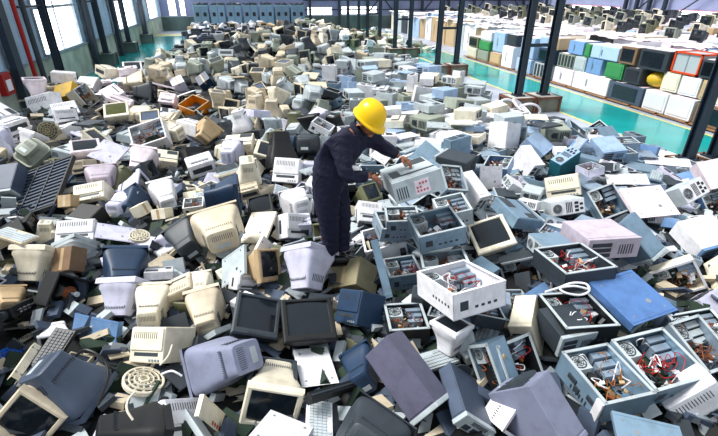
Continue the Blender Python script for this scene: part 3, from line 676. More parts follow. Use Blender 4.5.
('case_open', 'vskyblue', (0.338, 0.352, 0.18), (51.9, -17.2, -7.5), (7.063, 4.924, 0.573), 'bright blue case with a fan at the right edge', {}),
('case_closed', 'paleblue', (0.413, 0.432, 0.161), (17.1, -4.6, -7.0), (5.719, 5.986, 1.324), 'pale blue case lying flat nearest the aisle', {}),
('fan', 'khaki', (0.342, 0.374, 0.08), (69.7, 6.2, 4.2), (-3.747, 9.162, 1.238), 'khaki round coil housing on the far left pile', {}),
('crt', 'pinkwhite', (0.421, 0.338, 0.402), (18.7, 2.1, 17.4), (-2.649, 7.605, 1.375), 'pinkish white monitor with dark screen on the far left pile', {}),
('panel', 'lilac', (0.433, 0.437, 0.03), (20.5, 17.1, -22.0), (-2.305, 7.491, 1.275), 'flat white square panel in the middle of the left pile', {}),
('crt', 'sage', (0.422, 0.479, 0.249), (145.3, -23.9, 145.0), (-3.562, 7.984, 1.151), 'sage grey monitor housing at the left behind the black rack', {}),
('rack', 'black', (0.867, 0.906, 0.06), (26.6, -19.6, -15.2), (-2.986, 6.455, 1.154), 'black slatted rack leaning on the left pile', {}),
('case_closed', 'slate', (0.457, 0.449, 0.2), (37.3, -7.9, -13.3), (-3.485, 6.627, 1.271), 'slate computer case at the left edge beside the black rack', {}),
('printer', 'beige', (0.239, 0.202, 0.3), (71.3, -9.6, -13.9), (-2.642, 7.058, 1.202), 'beige box left of the rounded lilac monitor back', {}),
('crt', 'pinkgrey', (0.422, 0.341, 0.382), (90.6, -2.0, -169.1), (-2.211, 6.673, 1.192), 'rounded greyish pink monitor back below the flat white square panel', {}),
('printer', 'cream', (0.403, 0.247, 0.299), (39.5, -8.5, -4.2), (-2.245, 6.089, 1.198), 'cream printer below the rounded greyish pink monitor back', {}),
('crt', 'olive', (0.333, 0.298, 0.354), (52.1, 11.0, 153.2), (-1.971, 6.78, 1.192), 'olive monitor back in the middle of the left pile', {}),
('carton', 'tan', (0.2, 0.157, 0.14), (59.2, -9.2, -22.3), (-2.471, 5.876, 1.17), 'small tan box at the right side of the black rack', {}),
('crt', 'lilac', (0.374, 0.358, 0.359), (70.1, -18.7, 90.6), (-1.551, 6.213, 1.155), 'pale lilac monitor back pointing left, above its wedge shaped neighbour', {}),
('crt', 'lilac', (0.326, 0.337, 0.365), (97.7, 2.3, 157.7), (-1.728, 5.961, 1.026), 'wedge shaped lilac monitor back left of the navy monitor', {}),
('crt', 'dblue', (0.339, 0.378, 0.403), (79.2, -56.7, -179.3), (-1.68, 6.048, 1.062), 'navy monitor back left of the two little cream boxes', {}),
('crt', 'pinkwhite', (0.397, 0.381, 0.417), (68.5, -11.5, 171.6), (-1.727, 7.315, 1.253), 'pinkish monitor back right of the flat white square panel', {}),
('desktop', 'cream', (0.371, 0.299, 0.159), (17.8, 14.0, 3.3), (-1.476, 7.549, 1.139), "cream desktop unit behind the pale monitor near the worker's left", {}),
('crt', 'white', (0.344, 0.378, 0.415), (77.4, 4.2, -161.1), (-1.347, 6.119, 1.115), 'white monitor back above the two little cream boxes', {}),
('carton', 'cream', (0.18, 0.147, 0.16), (65.8, 1.5, 59.9), (-1.448, 5.522, 1.123), 'little cream box, left one of two below the white monitor back', {}),
('carton', 'cream', (0.2, 0.127, 0.16), (71.0, -12.3, -24.9), (-1.275, 5.337, 1.11), 'little cream box, right one of two below the white monitor back', {}),
('case_open', 'white', (0.583, 0.448, 0.302), (39.2, -15.0, 3.6), (-1.833, 8.186, 1.361), 'large open white cabinet with dark inside on the far left pile', {}),
('case_closed', 'black', (0.346, 0.282, 0.199), (17.9, -1.9, -31.8), (-2.124, 5.459, 1.172), 'black box low on the left pile above the pale lilac cover plate', {}),
('printer', 'white', (0.424, 0.259, 0.2), (61.5, 5.1, 32.9), (-3.837, 10.483, 1.205), 'white printer beside the khaki round coil housing', {}),
('crt', 'white', (0.358, 0.339, 0.33), (38.1, -9.1, 149.7), (-3.897, 9.013, 1.251), 'white monitor back left of the khaki round coil housing', {}),
('crt', 'dgrey', (0.359, 0.291, 0.36), (73.1, 12.2, 78.7), (-1.563, 6.788, 1.177), 'dark grey monitor above the white monitor back on the left pile', {}),
('crt', 'tan', (0.415, 0.381, 0.368), (46.6, -46.8, -177.2), (-0.805, 8.63, 1.285), "tan monitor back with a round coil near the green strip's far end", {}),
('crt', 'black', (0.467, 0.425, 0.557), (155.5, 6.5, 12.0), (0.344, 6.516, 1.132), 'black monitor cone standing on its face left of the worker', {}),
('printer', 'white', (0.388, 0.371, 0.24), (52.6, 1.3, -19.6), (0.376, 6.129, 1.26), 'white vented box in front of the black monitor cone', {}),
('crt', 'white', (0.363, 0.36, 0.387), (100.3, 2.6, -165.8), (0.39, 5.37, 1.095), "white monitor with vented back left of the worker's knee", {}),
('printer', 'lilac', (0.316, 0.261, 0.238), (3.2, 1.2, -3.1), (0.381, 4.707, 1.18), "lilac box below the vented white monitor by the worker's knee", {}),
('crt', 'white', (0.299, 0.303, 0.359), (72.1, -22.1, -60.7), (0.677, 5.073, 1.084), "white monitor squeezed against the worker's shin", {}),
('printer', 'white', (0.395, 0.24, 0.26), (18.2, -9.4, 13.6), (-0.894, 6.891, 1.263), 'white flat box left of the tall tan plates, upper left pile', {}),
('crt', 'beige', (0.53, 0.426, 0.433), (88.3, 7.4, -169.0), (-0.518, 4.588, 1.293), 'big beige monitor back in the middle of the left pile', {}),
('crt', 'black', (0.316, 0.376, 0.373), (17.5, -10.4, -0.5), (-0.039, 5.251, 1.155), 'black monitor with a pale square on its screen', {}),
('panel', 'cream', (0.347, 0.432, 0.03), (29.5, -12.0, -33.4), (-0.082, 4.687, 1.133), 'cream side panel in front of the black monitor with a pale square', {}),
('crt', 'dgrey', (0.368, 0.379, 0.408), (85.7, 28.1, -169.3), (-0.895, 4.751, 1.119), 'dark grey monitor back left of the grey round drum', {}),
('case_closed', 'black', (0.31, 0.296, 0.158), (-7.8, 5.7, 10.5), (-0.73, 4.636, 1.02), 'flat black case below the big beige monitor back', {}),
('crt', 'dgrey', (0.424, 0.412, 0.4), (107.9, 2.2, 161.7), (0.906, 7.602, 1.119), "dark monitor with its back to the viewer behind the worker's back", {}),
('carton', 'yellow', (0.562, 0.45, 0.396), (43.6, -14.5, -19.7), (-4.867, 13.498, 1.174), 'yellow carton at the top of the far left pile', {}),
('printer', 'white', (0.786, 0.569, 0.299), (74.4, -14.1, -23.1), (-4.985, 12.201, 1.042), 'large white box left of and below the yellow carton', {}),
('printer', 'white', (0.527, 0.492, 0.247), (24.9, -3.7, 24.0), (-4.325, 11.828, 1.064), 'white flat machine right of the large white box', {}),
('case_open', 'cream', (0.498, 0.538, 0.299), (64.2, -10.4, 70.5), (-4.101, 12.834, 1.141), 'cream open frame right of the yellow carton', {}),
('printer', 'white', (0.557, 0.467, 0.298), (29.5, 2.4, -16.8), (-4.599, 14.605, 1.186), 'white machine above the cream open frame', {}),
('crt', 'cream', (0.498, 0.494, 0.491), (23.6, -2.8, 9.1), (-2.91, 10.652, 1.242), 'cream television with an olive screen on the far left pile', {'screen': 'olive'}),
('crt', 'beige', (0.506, 0.464, 0.539), (84.3, -32.6, 95.3), (-2.855, 13.776, 1.266), 'beige television back near the far left windows', {}),
('carton', 'lilac', (0.354, 0.399, 0.298), (20.9, -18.6, 12.6), (-2.015, 13.724, 1.281), 'small lilac box behind the cream television', {}),
('carton', 'dblue', (0.363, 0.399, 0.299), (27.5, -32.5, 5.5), (-1.316, 13.643, 1.331), 'small dark blue box behind the orange carton', {}),
('case_open', 'orange', (0.507, 0.552, 0.296), (10.1, -18.9, 43.6), (-1.372, 11.297, 1.162), 'open orange carton in the middle of the far left pile', {}),
('crt', 'dgrey', (0.494, 0.46, 0.496), (96.0, -64.8, 74.6), (-2.461, 12.706, 1.152), 'dark grey television back between the beige one and the pink box', {}),
('printer', 'pinkwhite', (0.372, 0.294, 0.299), (36.4, 8.3, -10.3), (-2.007, 11.714, 1.235), 'pinkish box left of the open orange carton', {}),
]
KINDS = ['crt', 'case_open', 'case_closed', 'printer', 'panel', 'keyboard', 'tube', 'desktop', 'case_ports']
COLS = ['beige', 'black', 'cream', 'dblue', 'dgrey', 'lgrey', 'lilac', 'olive', 'paleblue', 'pinkwhite', 'sage', 'sblue', 'skyblue', 'slate', 'steel', 'tan', 'white']
POST = ['lying flat', 'tilted', 'standing on end', 'on its face', 'with screen up', 'on its side', 'upright']
RELS = ['left of', 'right of', 'behind', 'in front of', 'behind and left of', 'behind and right of', 'in front and left of', 'in front and right of', 'directly left of', 'directly right of', 'directly behind', 'directly in front of']
LANDS = ['the cream monitor at the left edge', 'the dark blue monitor back', 'the bare black picture tube', 'the sky blue cover plate', 'the bright blue round fan', 'the big slate monitor', 'the large round cream grille', 'the beige corner monitor', 'the large mauve monitor', 'the slate screen monitor', 'the long black bar', 'the big pale lilac monitor', 'the tan framed monitor', 'the grey round drum', 'the large open centre case', 'the cream framed lid', 'the dark plum case', 'the narrow upright open case', 'the open case with ports', 'the white slotted corner unit', 'the pinkish topped case', 'the large bright blue cover', 'the white topped blue case', 'the case with pink sticker', 'the cream vented machine', 'the large dented white cover', 'the teal sided case', 'the white case under the column', 'the flat white square panel', 'the black slatted rack', 'the pinkish white monitor', 'the navy monitor', 'the open white cabinet', 'the black monitor cone', 'the vented white monitor', 'the monitor with pale square', 'the yellow carton', 'the open orange carton', 'the white case below the cable hoops', 'the olive screen television', 'the worker']
GROUPS = ['in the tall monitor heap behind the worker', 'in the dense stacks left of the column pair', 'in the far rows before the machine cabinets', 'in the low band before the machine cabinets', 'in the farthest heap before the back wall', 'at the far end of the left pile', 'at the far side of the right pile']
FILL = """
4,11,2.07,1.25,1.24,-6,-2,151,90,0:6:19
1,14,2.86,1.14,1.27,-23,1,115,96,1:1:19
4,0,-2.00,2.42,1.02,16,-30,117,53,1:0:7
0,0,-2.05,2.66,0.99,74,0,100,60,6:0:7
4,2,-2.29,2.79,1.18,12,27,-92,104,1:6:4
1,16,3.46,1.53,1.10,14,-25,-175,98,1:1:19
0,4,-2.49,2.81,1.02,53,-82,-28,89,5:6:4
1,11,3.51,1.60,1.19,-2,-27,-110,65,1:5:19
4,12,3.44,1.68,1.25,19,-14,-77,59,1:5:19
4,14,2.27,1.86,0.99,4,0,-172,97,0:6:18
3,4,-2.34,3.26,1.51,-3,2,21,99,0:4:4
4,6,-2.28,3.13,1.20,-29,17,-151,64,1:0:4
7,2,-0.36,2.53,0.91,1,0,4,57,0:7:8
5,5,1.10,2.31,1.10,1,-8,-165,104,0:5:16
1,4,-0.63,2.59,0.89,-19,-6,121,61,1:3:8
1,4,2.25,1.95,0.91,-19,1,7,99,1:6:18
6,5,-0.82,2.70,0.83,91,-2,102,66,6:7:6
0,16,1.32,2.42,1.33,-7,-4,-62,63,4:4:17
6,0,-1.56,3.01,0.88,-173,2,-27,54,3:10:5
0,0,-2.72,3.20,1.06,92,-1,-57,101,6:0:4
0,5,1.44,2.49,1.09,82,18,-176,55,6:4:17
0,4,1.26,2.29,0.96,14,6,-95,58,4:0:17
8,4,1.99,2.26,0.88,91,-9,-165,55,2:1:17
3,16,-0.84,2.85,0.88,-6,-6,-167,54,0:1:6
2,11,3.91,1.82,1.06,2,-2,-31,65,0:5:19
7,4,2.20,2.16,0.91,2,3,-86,55,0:0:18
1,4,1.57,2.32,0.97,-26,6,162,93,1:4:17
0,16,-2.63,3.86,1.36,95,7,-177,110,6:0:0
1,4,1.69,2.55,1.30,-6,12,-15,61,1:7:14
5,14,1.73,2.56,1.06,-7,12,51,112,1:2:17
3,7,0.71,2.77,0.97,-5,-33,-128,65,1:5:10
7,14,4.00,2.06,1.04,-10,-4,-75,63,0:5:19
4,11,1.69,2.73,1.16,-3,-20,-157,111,1:7:14
1,4,1.44,2.78,1.13,-3,12,58,65,1:3:14
8,14,4.14,2.16,1.19,93,-19,-87,64,2:1:21
4,1,-2.16,3.59,0.96,-18,-39,-61,54,1:10:4
0,16,-1.84,3.38,0.89,93,7,14,59,6:0:3
0,3,-2.74,3.89,0.89,48,-78,-168,103,5:0:4
8,14,1.95,2.85,1.18,93,-8,152,53,2:3:15
2,11,3.01,2.43,1.06,7,-18,16,54,1:11:21
3,2,-2.18,3.59,0.88,0,0,-160,56,0:5:4
3,4,1.34,3.00,1.19,-2,-1,156,58,0:6:14
2,12,2.35,2.71,1.14,31,-14,14,61,1:1:14
0,4,-0.79,3.38,0.95,-6,-5,-71,56,4:4:8
1,6,4.35,2.25,1.12,4,4,-57,92,0:5:19
6,16,-0.22,3.34,1.01,12,-87,122,56,5:6:12
3,0,-0.84,3.59,1.21,-14,21,180,63,1:7:1
4,11,3.53,2.48,0.97,-46,-19,157,64,1:7:21
4,16,1.30,3.07,1.05,1,-1,35,53,0:6:14
5,2,0.06,3.35,1.01,-32,-6,-149,59,1:3:12
6,4,0.43,3.32,0.95,-152,-76,47,66,5:2:10
3,11,1.46,3.00,1.02,-1,4,16,64,0:6:14
0,7,-0.75,3.56,1.08,-1,9,70,60,4:2:8
0,2,-0.64,3.72,1.13,142,-88,129,58,5:6:13
1,5,2.18,2.86,1.07,7,8,-1,63,0:3:15
0,4,-2.64,4.31,1.29,-82,-89,-106,90,5:0:0
1,16,3.08,2.78,1.13,2,1,60,110,0:0:21
1,16,2.71,2.90,1.11,4,-11,51,56,0:6:20
7,2,0.49,3.39,0.94,-25,-15,-10,64,1:7:11
8,11,1.92,3.28,1.21,82,7,-156,63,2:9:14
0,4,0.33,3.39,0.95,6,6,63,54,4:3:11
1,5,4.56,2.34,0.93,-12,-40,85,99,1:7:22
7,4,4.76,2.51,1.20,-9,5,-30,89,0:1:21
0,5,-3.05,4.39,1.24,4,-6,-118,108,4:0:0
0,16,1.05,3.22,0.84,86,5,-62,59,6:6:14
2,16,2.02,3.17,0.90,108,23,-155,60,2:3:15
7,16,-1.07,4.05,1.11,20,-9,-174,62,1:1:1
0,6,-2.70,4.32,1.01,-6,3,-122,56,4:2:4
8,11,2.60,3.28,1.32,90,-7,-98,89,2:0:20
4,12,4.69,2.80,1.24,0,5,27,67,0:7:22
1,7,-3.22,4.67,1.24,3,10,-68,61,0:0:0
4,5,-1.04,4.10,1.00,4,4,46,62,0:1:1
8,11,2.04,3.36,0.84,87,21,-133,67,2:3:15
5,0,-2.51,4.67,1.35,3,0,143,108,0:4:0
0,16,-2.85,4.78,1.11,144,-65,119,59,5:0:0
3,2,-0.42,3.98,1.01,-6,-11,118,54,1:0:12
3,6,-1.52,4.31,1.13,-25,3,-150,57,1:8:1
1,11,3.34,3.22,1.07,-6,28,52,65,1:3:20
2,4,1.83,3.41,0.93,93,33,-36,110,2:8:14
3,0,-2.76,4.78,1.31,6,7,-47,56,0:4:0
4,11,5.05,2.89,1.16,-6,0,36,55,0:1:22
0,0,-2.69,4.58,0.91,-50,-80,61,58,5:0:2
0,16,-3.26,4.95,0.97,173,5,-164,96,3:0:0
2,14,4.32,3.09,1.02,91,-8,140,53,2:2:19
4,0,-1.07,4.32,1.00,18,0,53,62,1:1:1
4,5,1.74,3.74,1.15,12,6,-154,90,1:4:14
0,1,1.02,3.88,0.87,170,-25,173,59,3:7:40
3,7,0.04,4.15,1.14,-2,6,-28,65,0:10:12
6,16,-3.30,5.20,1.29,164,28,-169,101,3:0:29
2,11,5.29,2.93,0.94,85,-18,133,89,2:1:21
0,7,-2.95,4.69,0.88,-146,-86,179,88,5:8:0
1,11,3.01,3.60,1.29,1,-5,36,53,0:3:24
0,6,-0.53,4.24,0.75,159,12,79,56,3:3:13
2,11,1.99,3.87,1.25,-31,-8,62,61,1:0:15
0,6,-0.07,4.28,0.88,20,-80,-65,100,5:7:12
7,4,0.34,4.19,1.10,0,-2,-158,63,0:10:11
1,14,1.77,3.94,1.25,-12,12,111,64,1:4:14
5,4,-2.70,4.96,1.10,17,12,148,92,1:4:0
5,6,5.24,3.10,1.17,10,4,-134,62,0:1:22
1,16,3.54,3.44,1.02,-39,30,-43,65,1:3:20
4,1,-2.85,5.05,1.17,2,20,-151,108,1:4:0
0,5,-3.06,5.04,1.20,84,-4,24,55,6:4:0
1,6,4.12,3.45,1.26,-17,-30,-156,66,1:3:25
4,5,4.08,3.40,1.10,22,-2,23,105,1:3:25
8,6,2.99,3.62,1.15,94,1,-68,93,2:0:20
6,7,0.58,4.25,1.15,84,-26,-71,93,6:3:40
7,16,2.86,3.67,0.98,-1,-2,-144,66,0:7:15
3,0,-0.16,4.41,1.02,0,-7,-112,88,0:4:12
4,5,2.14,3.90,0.99,-3,3,140,55,0:10:14
4,11,2.66,3.81,1.06,12,8,-87,56,1:7:15
7,11,2.81,3.95,1.41,16,-8,96,105,1:5:15
0,16,-1.02,4.57,0.91,85,3,48,64,6:1:1
1,4,5.64,3.09,1.08,4,4,37,100,0:1:22
3,7,-3.19,5.32,1.26,-2,15,161,64,1:4:0
1,4,0.92,4.19,0.96,23,-26,-65,64,1:3:40
1,11,1.66,4.08,1.05,-1,-1,23,54,0:4:14
1,11,3.77,3.57,1.08,-12,-6,82,97,1:7:20
1,16,1.28,4.19,1.11,14,3,-97,110,1:7:40
1,4,4.72,3.28,0.97,-23,-26,156,110,1:6:22
4,16,4.47,3.45,1.00,5,-4,-110,59,0:0:22
4,16,3.02,3.91,1.19,15,-16,-46,56,1:1:15
8,14,3.04,3.92,1.00,90,-3,151,57,2:1:15
1,4,5.23,3.36,1.22,4,-2,-47,89,0:9:22
7,14,2.67,3.90,1.04,14,5,27,90,1:7:15
1,11,2.83,3.91,1.12,-12,16,-153,53,1:9:15
8,11,3.22,3.79,1.24,72,12,-26,67,2:3:24
4,5,1.72,4.13,0.95,-4,3,119,99,0:4:14
0,6,-1.40,5.02,0.82,-142,-83,53,89,5:9:1
0,6,-1.03,4.88,1.00,74,9,85,64,6:5:1
3,2,-2.34,5.23,1.07,12,17,109,54,1:5:0
3,4,-0.88,4.91,1.15,-22,26,-45,63,1:0:13
0,1,-2.62,5.35,1.12,-21,-74,-158,61,5:2:0
8,12,4.71,3.49,1.19,65,17,-20,64,2:0:22
0,4,-3.03,5.41,1.06,99,-16,61,59,6:4:0
0,7,-3.60,5.68,1.01,-173,-2,39,107,3:0:29
0,2,-2.55,5.31,0.90,169,-3,-81,64,3:5:0
8,14,3.61,3.81,1.12,92,-1,-61,67,2:8:20
1,4,1.93,4.38,1.35,-6,-7,124,90,0:0:15
3,16,0.92,4.46,1.03,-3,3,-51,91,0:3:40
5,14,4.40,3.71,1.07,-1,6,69,112,0:3:25
1,16,2.71,4.19,1.17,-1,-1,-110,60,0:5:15
1,5,4.76,3.63,1.06,-10,16,-145,59,1:0:22
4,5,0.98,4.61,1.06,5,0,131,64,0:3:40
0,3,-0.26,5.14,1.37,58,-88,122,101,5:2:13
1,2,-0.82,5.20,1.29,5,-2,1,58,0:4:13
4,2,-1.01,5.19,1.13,23,-12,-125,56,1:1:31
4,11,5.61,3.58,1.09,-4,8,65,98,0:3:27
4,7,-0.96,5.15,1.03,2,-1,55,100,0:0:13
1,11,5.97,3.48,1.02,0,0,-57,61,0:1:22
1,16,5.22,3.71,1.11,-1,1,-88,56,0:4:22
5,2,-2.57,5.55,1.00,4,4,-95,60,0:3:29
2,16,3.21,4.34,1.30,18,1,133,53,1:6:24
4,14,4.79,3.82,0.94,-2,0,16,96,0:3:25
1,4,3.11,4.32,1.20,7,6,-1,98,0:5:15
7,6,6.05,3.64,1.20,1,-2,-90,100,0:1:22
4,5,2.79,4.42,1.10,1,5,-89,108,0:10:15
4,5,5.28,3.82,1.02,3,4,25,98,0:4:22
2,16,4.82,3.99,1.08,18,24,93,62,1:11:25
1,11,5.03,3.95,1.11,6,22,53,55,1:7:25
7,14,1.81,4.81,1.30,21,3,-81,104,1:3:23
0,1,-3.88,6.32,1.09,158,-25,117,90,3:0:29
1,5,2.87,4.57,1.23,6,5,-32,55,0:2:15
0,16,-3.10,5.77,0.94,73,-11,-22,59,6:6:29
4,5,1.72,4.89,1.12,3,-1,6,109,0:3:23
1,14,2.37,4.76,1.15,11,-4,160,107,1:4:15
1,4,2.13,4.87,1.24,-8,-13,40,56,1:7:23
3,5,-0.63,5.49,1.24,1,6,-144,110,0:4:13
3,5,-2.71,5.89,0.91,10,-5,-28,88,0:7:29
2,5,3.45,4.65,1.29,-3,-2,134,56,0:0:24
3,2,-0.37,5.43,0.95,7,-7,3,55,0:5:13
1,14,3.35,4.61,1.13,-2,-12,76,96,1:5:15
2,11,2.84,4.72,1.07,0,0,-30,103,0:10:15
7,11,2.94,4.78,1.16,1,9,-84,66,0:2:15
0,4,1.02,5.39,1.11,-160,-28,-23,64,3:4:40
3,0,-0.17,5.63,1.26,11,-12,-2,61,1:4:35
2,14,4.17,4.50,1.05,1,-5,105,55,0:4:20
8,14,4.70,4.58,1.19,88,8,154,56,2:0:25
3,16,-2.83,6.12,0.90,-22,-10,-131,61,1:3:29
2,4,3.18,4.86,1.18,-2,2,-108,62,0:2:15
4,11,2.24,5.25,1.40,-18,-12,109,99,1:9:23
0,3,-0.36,5.64,1.02,1,1,-79,59,4:10:13
5,6,0.40,5.58,1.12,22,23,-5,106,1:8:34
0,5,-0.77,5.71,1.00,-179,-83,-72,64,5:4:13
0,2,-0.15,5.91,1.21,179,-13,93,91,3:2:35
1,4,2.16,5.24,1.27,-9,5,154,107,0:4:15
0,6,-0.17,5.64,0.74,175,-15,16,57,3:6:35
8,16,3.29,5.02,1.26,59,6,-102,65,2:0:24
5,16,5.78,4.28,0.86,14,-30,154,63,1:4:22
4,14,4.50,4.76,1.18,-3,-2,2,62,0:1:24
3,4,0.32,5.74,1.07,41,-3,180,61,1:8:34
1,1,1.16,5.58,1.23,-2,2,172,57,0:5:40
3,0,-0.09,5.87,1.13,2,13,142,107,1:10:35
2,11,1.84,5.48,1.15,89,0,-103,92,2:3:23
5,16,1.08,5.78,1.36,18,0,-142,102,1:2:40
5,2,-0.40,6.13,1.31,11,0,-149,99,0:4:35
0,16,0.97,5.63,1.08,-104,-66,-114,94,5:4:40
1,2,-0.70,6.08,1.12,1,2,-46,67,0:0:35
4,14,4.53,4.85,1.09,35,-27,62,100,1:9:24
6,2,-0.79,6.00,0.89,72,30,52,100,6:4:13
1,6,3.55,5.17,1.19,-10,-7,-170,66,1:0:24
2,4,2.74,5.53,1.50,-2,-2,-136,109,0:1:23
0,2,-3.79,6.89,1.13,-37,-88,-179,100,5:0:29
0,2,-2.55,6.58,0.69,179,22,-166,93,3:1:29
8,6,5.78,4.73,0.84,88,-4,159,100,2:9:25
4,16,4.65,5.01,1.15,30,38,143,64,1:1:24
1,11,1.61,5.75,1.26,-10,-4,178,98,0:0:23
3,6,-4.21,7.14,1.22,2,5,55,100,0:0:29
0,6,0.58,5.87,1.07,21,0,-48,58,4:9:34
0,4,1.30,5.64,0.96,112,2,19,89,6:5:40
5,5,0.81,6.05,1.29,0,-1,25,103,0:5:34
0,4,0.03,6.09,1.09,-3,1,-67,65,4:10:35
1,14,7.14,4.28,0.87,-3,30,-43,103,1:5:22
7,2,-4.36,7.38,1.43,6,0,-39,96,0:0:29
1,6,4.72,5.18,1.31,5,9,-179,67,0:7:26
1,16,1.33,6.02,1.30,0,-12,-110,64,1:2:40
3,5,0.94,6.07,1.26,-1,2,-48,91,0:4:40
0,6,-1.25,6.42,0.81,154,13,-21,59,3:1:31
3,4,-0.42,6.36,1.23,-5,-8,107,102,0:4:35
1,14,1.75,5.82,1.07,-10,13,-88,64,1:6:23
0,2,-1.01,6.45,1.00,15,1,122,53,4:1:31
2,11,3.93,5.35,1.10,-12,-19,-113,90,1:0:24
1,16,5.17,4.99,1.03,-2,2,-169,109,0:0:25
0,2,-0.08,6.52,1.22,40,-54,-139,67,5:2:35
0,2,0.73,6.11,0.87,-154,8,-128,55,3:5:34
1,11,1.57,6.10,1.29,17,2,-159,53,1:0:23
4,5,5.09,5.17,1.12,0,0,37,92,0:1:24
5,11,3.24,5.69,1.25,-23,-16,-149,67,1:6:38
1,11,2.13,5.97,1.30,1,8,-127,59,0:4:23
4,11,2.47,5.95,1.35,-46,-27,127,98,1:5:23
1,4,1.78,5.88,0.93,-17,19,-42,98,1:6:23
2,11,3.17,5.71,1.21,25,5,82,88,1:2:15
5,11,5.83,5.05,1.13,3,2,41,104,0:10:25
0,5,0.05,6.25,0.91,66,-58,76,92,5:10:35
1,16,-4.37,7.53,1.21,6,-25,158,91,1:0:29
0,4,-3.96,7.43,1.29,-3,7,-2,96,4:0:29
0,3,-2.57,6.96,1.07,0,0,-180,107,4:6:28
1,11,2.04,5.99,1.18,4,2,64,89,0:5:40
7,4,5.10,5.34,1.27,-14,16,35,91,1:1:26
1,4,5.44,5.18,1.13,-7,17,94,65,1:4:25
4,5,5.33,5.24,1.15,-22,-4,53,56,1:4:25
3,6,0.80,6.36,1.26,4,-3,164,67,0:5:34
4,4,6.06,4.97,0.95,12,1,44,67,1:5:25
8,14,5.88,4.99,0.98,85,0,65,110,2:10:25
1,6,6.18,4.84,0.74,-25,-22,-4,61,1:1:25
0,4,1.30,6.17,1.19,95,-5,-49,62,6:2:40
6,6,-0.74,6.67,0.93,-32,-59,-13,112,5:2:13
1,1,0.72,6.38,1.14,8,8,164,94,1:5:34
1,12,3.56,5.76,1.26,7,15,-134,90,1:3:38
7,11,3.99,5.57,1.03,-1,1,154,54,0:0:24
7,2,-1.05,6.72,0.88,15,22,27,89,1:1:31
5,5,1.50,6.38,1.34,0,22,-25,105,1:2:40
2,11,3.06,6.03,1.38,88,-5,16,93,2:1:23
4,4,6.12,5.16,0.99,-6,1,-104,105,0:5:25
0,6,-0.36,7.09,1.29,-27,-90,-81,90,5:0:33
1,4,1.16,6.51,1.27,8,-9,-53,104,1:2:40
1,5,6.53,4.92,0.62,-1,-1,-61,56,0:4:22
5,11,2.39,6.35,1.37,-10,-6,24,99,0:10:23
7,6,5.47,5.43,1.10,12,6,-66,98,1:4:25
3,1,-0.15,6.83,1.16,-8,23,117,111,1:2:35
0,0,-4.34,7.89,1.24,20,-81,-22,104,5:4:29
4,11,3.92,5.81,0.96,4,36,-86,65,1:3:38
4,5,2.75,6.34,1.35,-3,-2,142,100,0:5:23
8,5,7.74,4.79,0.67,90,2,74,105,2:1:25
1,11,6.47,5.20,0.88,0,2,114,62,0:5:25
5,2,-0.44,7.01,1.13,3,-1,-33,106,0:0:33
1,11,3.02,6.34,1.44,3,0,139,56,0:0:38
0,2,0.18,6.59,0.83,96,-4,-46,112,6:4:34
8,11,5.23,5.90,1.12,98,-5,133,105,2:9:26
4,16,2.39,6.47,1.23,22,8,-151,101,1:10:23
1,6,3.23,6.36,1.34,31,37,133,60,1:0:38
5,2,-1.23,7.18,0.90,17,0,-113,111,1:5:31
4,11,6.04,5.54,1.06,2,-2,-144,106,0:2:25
4,14,3.68,6.23,1.22,-11,14,174,63,1:11:38
1,16,6.78,5.19,0.75,52,-34,35,59,1:6:27
8,16,4.93,5.96,1.25,88,-3,71,58,2:4:26
4,5,-2.19,7.63,1.14,-3,7,85,104,0:7:28
8,16,4.03,5.98,0.96,104,-13,-8,56,2:0:26
0,6,-4.19,8.26,1.07,-178,6,-65,104,3:4:29
7,11,4.68,5.92,0.99,-2,-2,-89,107,0:4:24
1,11,3.31,6.36,1.21,0,0,-53,101,0:1:23
5,2,-4.89,8.46,1.36,2,6,177,91,0:4:29
3,1,-5.00,8.39,1.28,-4,2,81,102,0:0:29
1,16,5.58,5.83,1.09,17,-18,166,58,1:1:26
1,11,3.85,6.32,1.26,-3,-5,-62,57,0:0:26
1,4,4.68,6.03,1.08,-6,-8,-156,54,0:6:26
5,12,5.16,6.07,1.32,-3,19,-148,104,1:5:26
7,5,-2.99,7.98,1.22,-3,9,-26,101,0:6:30
2,16,3.20,6.61,1.46,-1,4,-156,98,0:0:38
3,1,-1.07,7.60,1.23,5,20,114,93,1:7:32
0,2,-3.94,8.11,1.08,-5,-3,116,107,4:4:29
1,11,4.90,6.14,1.14,-1,-1,-18,59,0:8:26
7,2,-0.29,7.49,1.35,8,-4,-9,111,0:0:33
0,2,0.15,7.22,1.24,-19,20,-106,95,4:6:33
4,4,4.80,6.47,1.58,6,-7,-96,92,0:4:26
8,14,5.37,6.25,1.24,84,-4,-179,54,2:5:26
6,0,-0.27,7.54,1.06,78,17,165,107,6:0:33
0,4,-2.13,7.79,0.67,-175,8,-18,95,3:7:28
2,6,6.72,5.63,0.67,100,-20,113,101,2:0:27
1,11,5.89,5.94,1.04,-6,3,51,54,0:1:26
2,16,2.08,6.89,1.22,95,4,-4,98,2:4:23
2,16,2.81,6.80,1.31,-1,-2,160,99,0:5:23
0,6,-4.28,8.78,1.25,-105,-89,-12,105,5:4:29
7,2,3.58,6.75,1.41,0,-7,-45,96,0:8:38
1,6,5.26,6.32,1.37,1,0,75,61,0:10:26
4,5,3.93,6.54,1.12,0,-1,48,109,0:3:38
1,11,1.78,6.98,1.04,-2,-1,58,89,0:5:34
0,2,-2.58,7.95,0.89,68,-64,-75,90,5:7:28
1,11,5.56,6.13,1.11,1,5,7,91,0:9:26
4,2,3.47,6.95,1.57,-4,-2,-16,99,0:0:38
4,16,2.52,7.07,1.36,-5,-3,10,88,0:2:23
2,12,7.05,5.62,0.71,20,5,-111,105,1:5:25
4,7,-3.56,8.35,0.95,6,2,-29,88,0:2:29
1,14,1.60,7.24,1.23,0,0,117,97,0:2:40
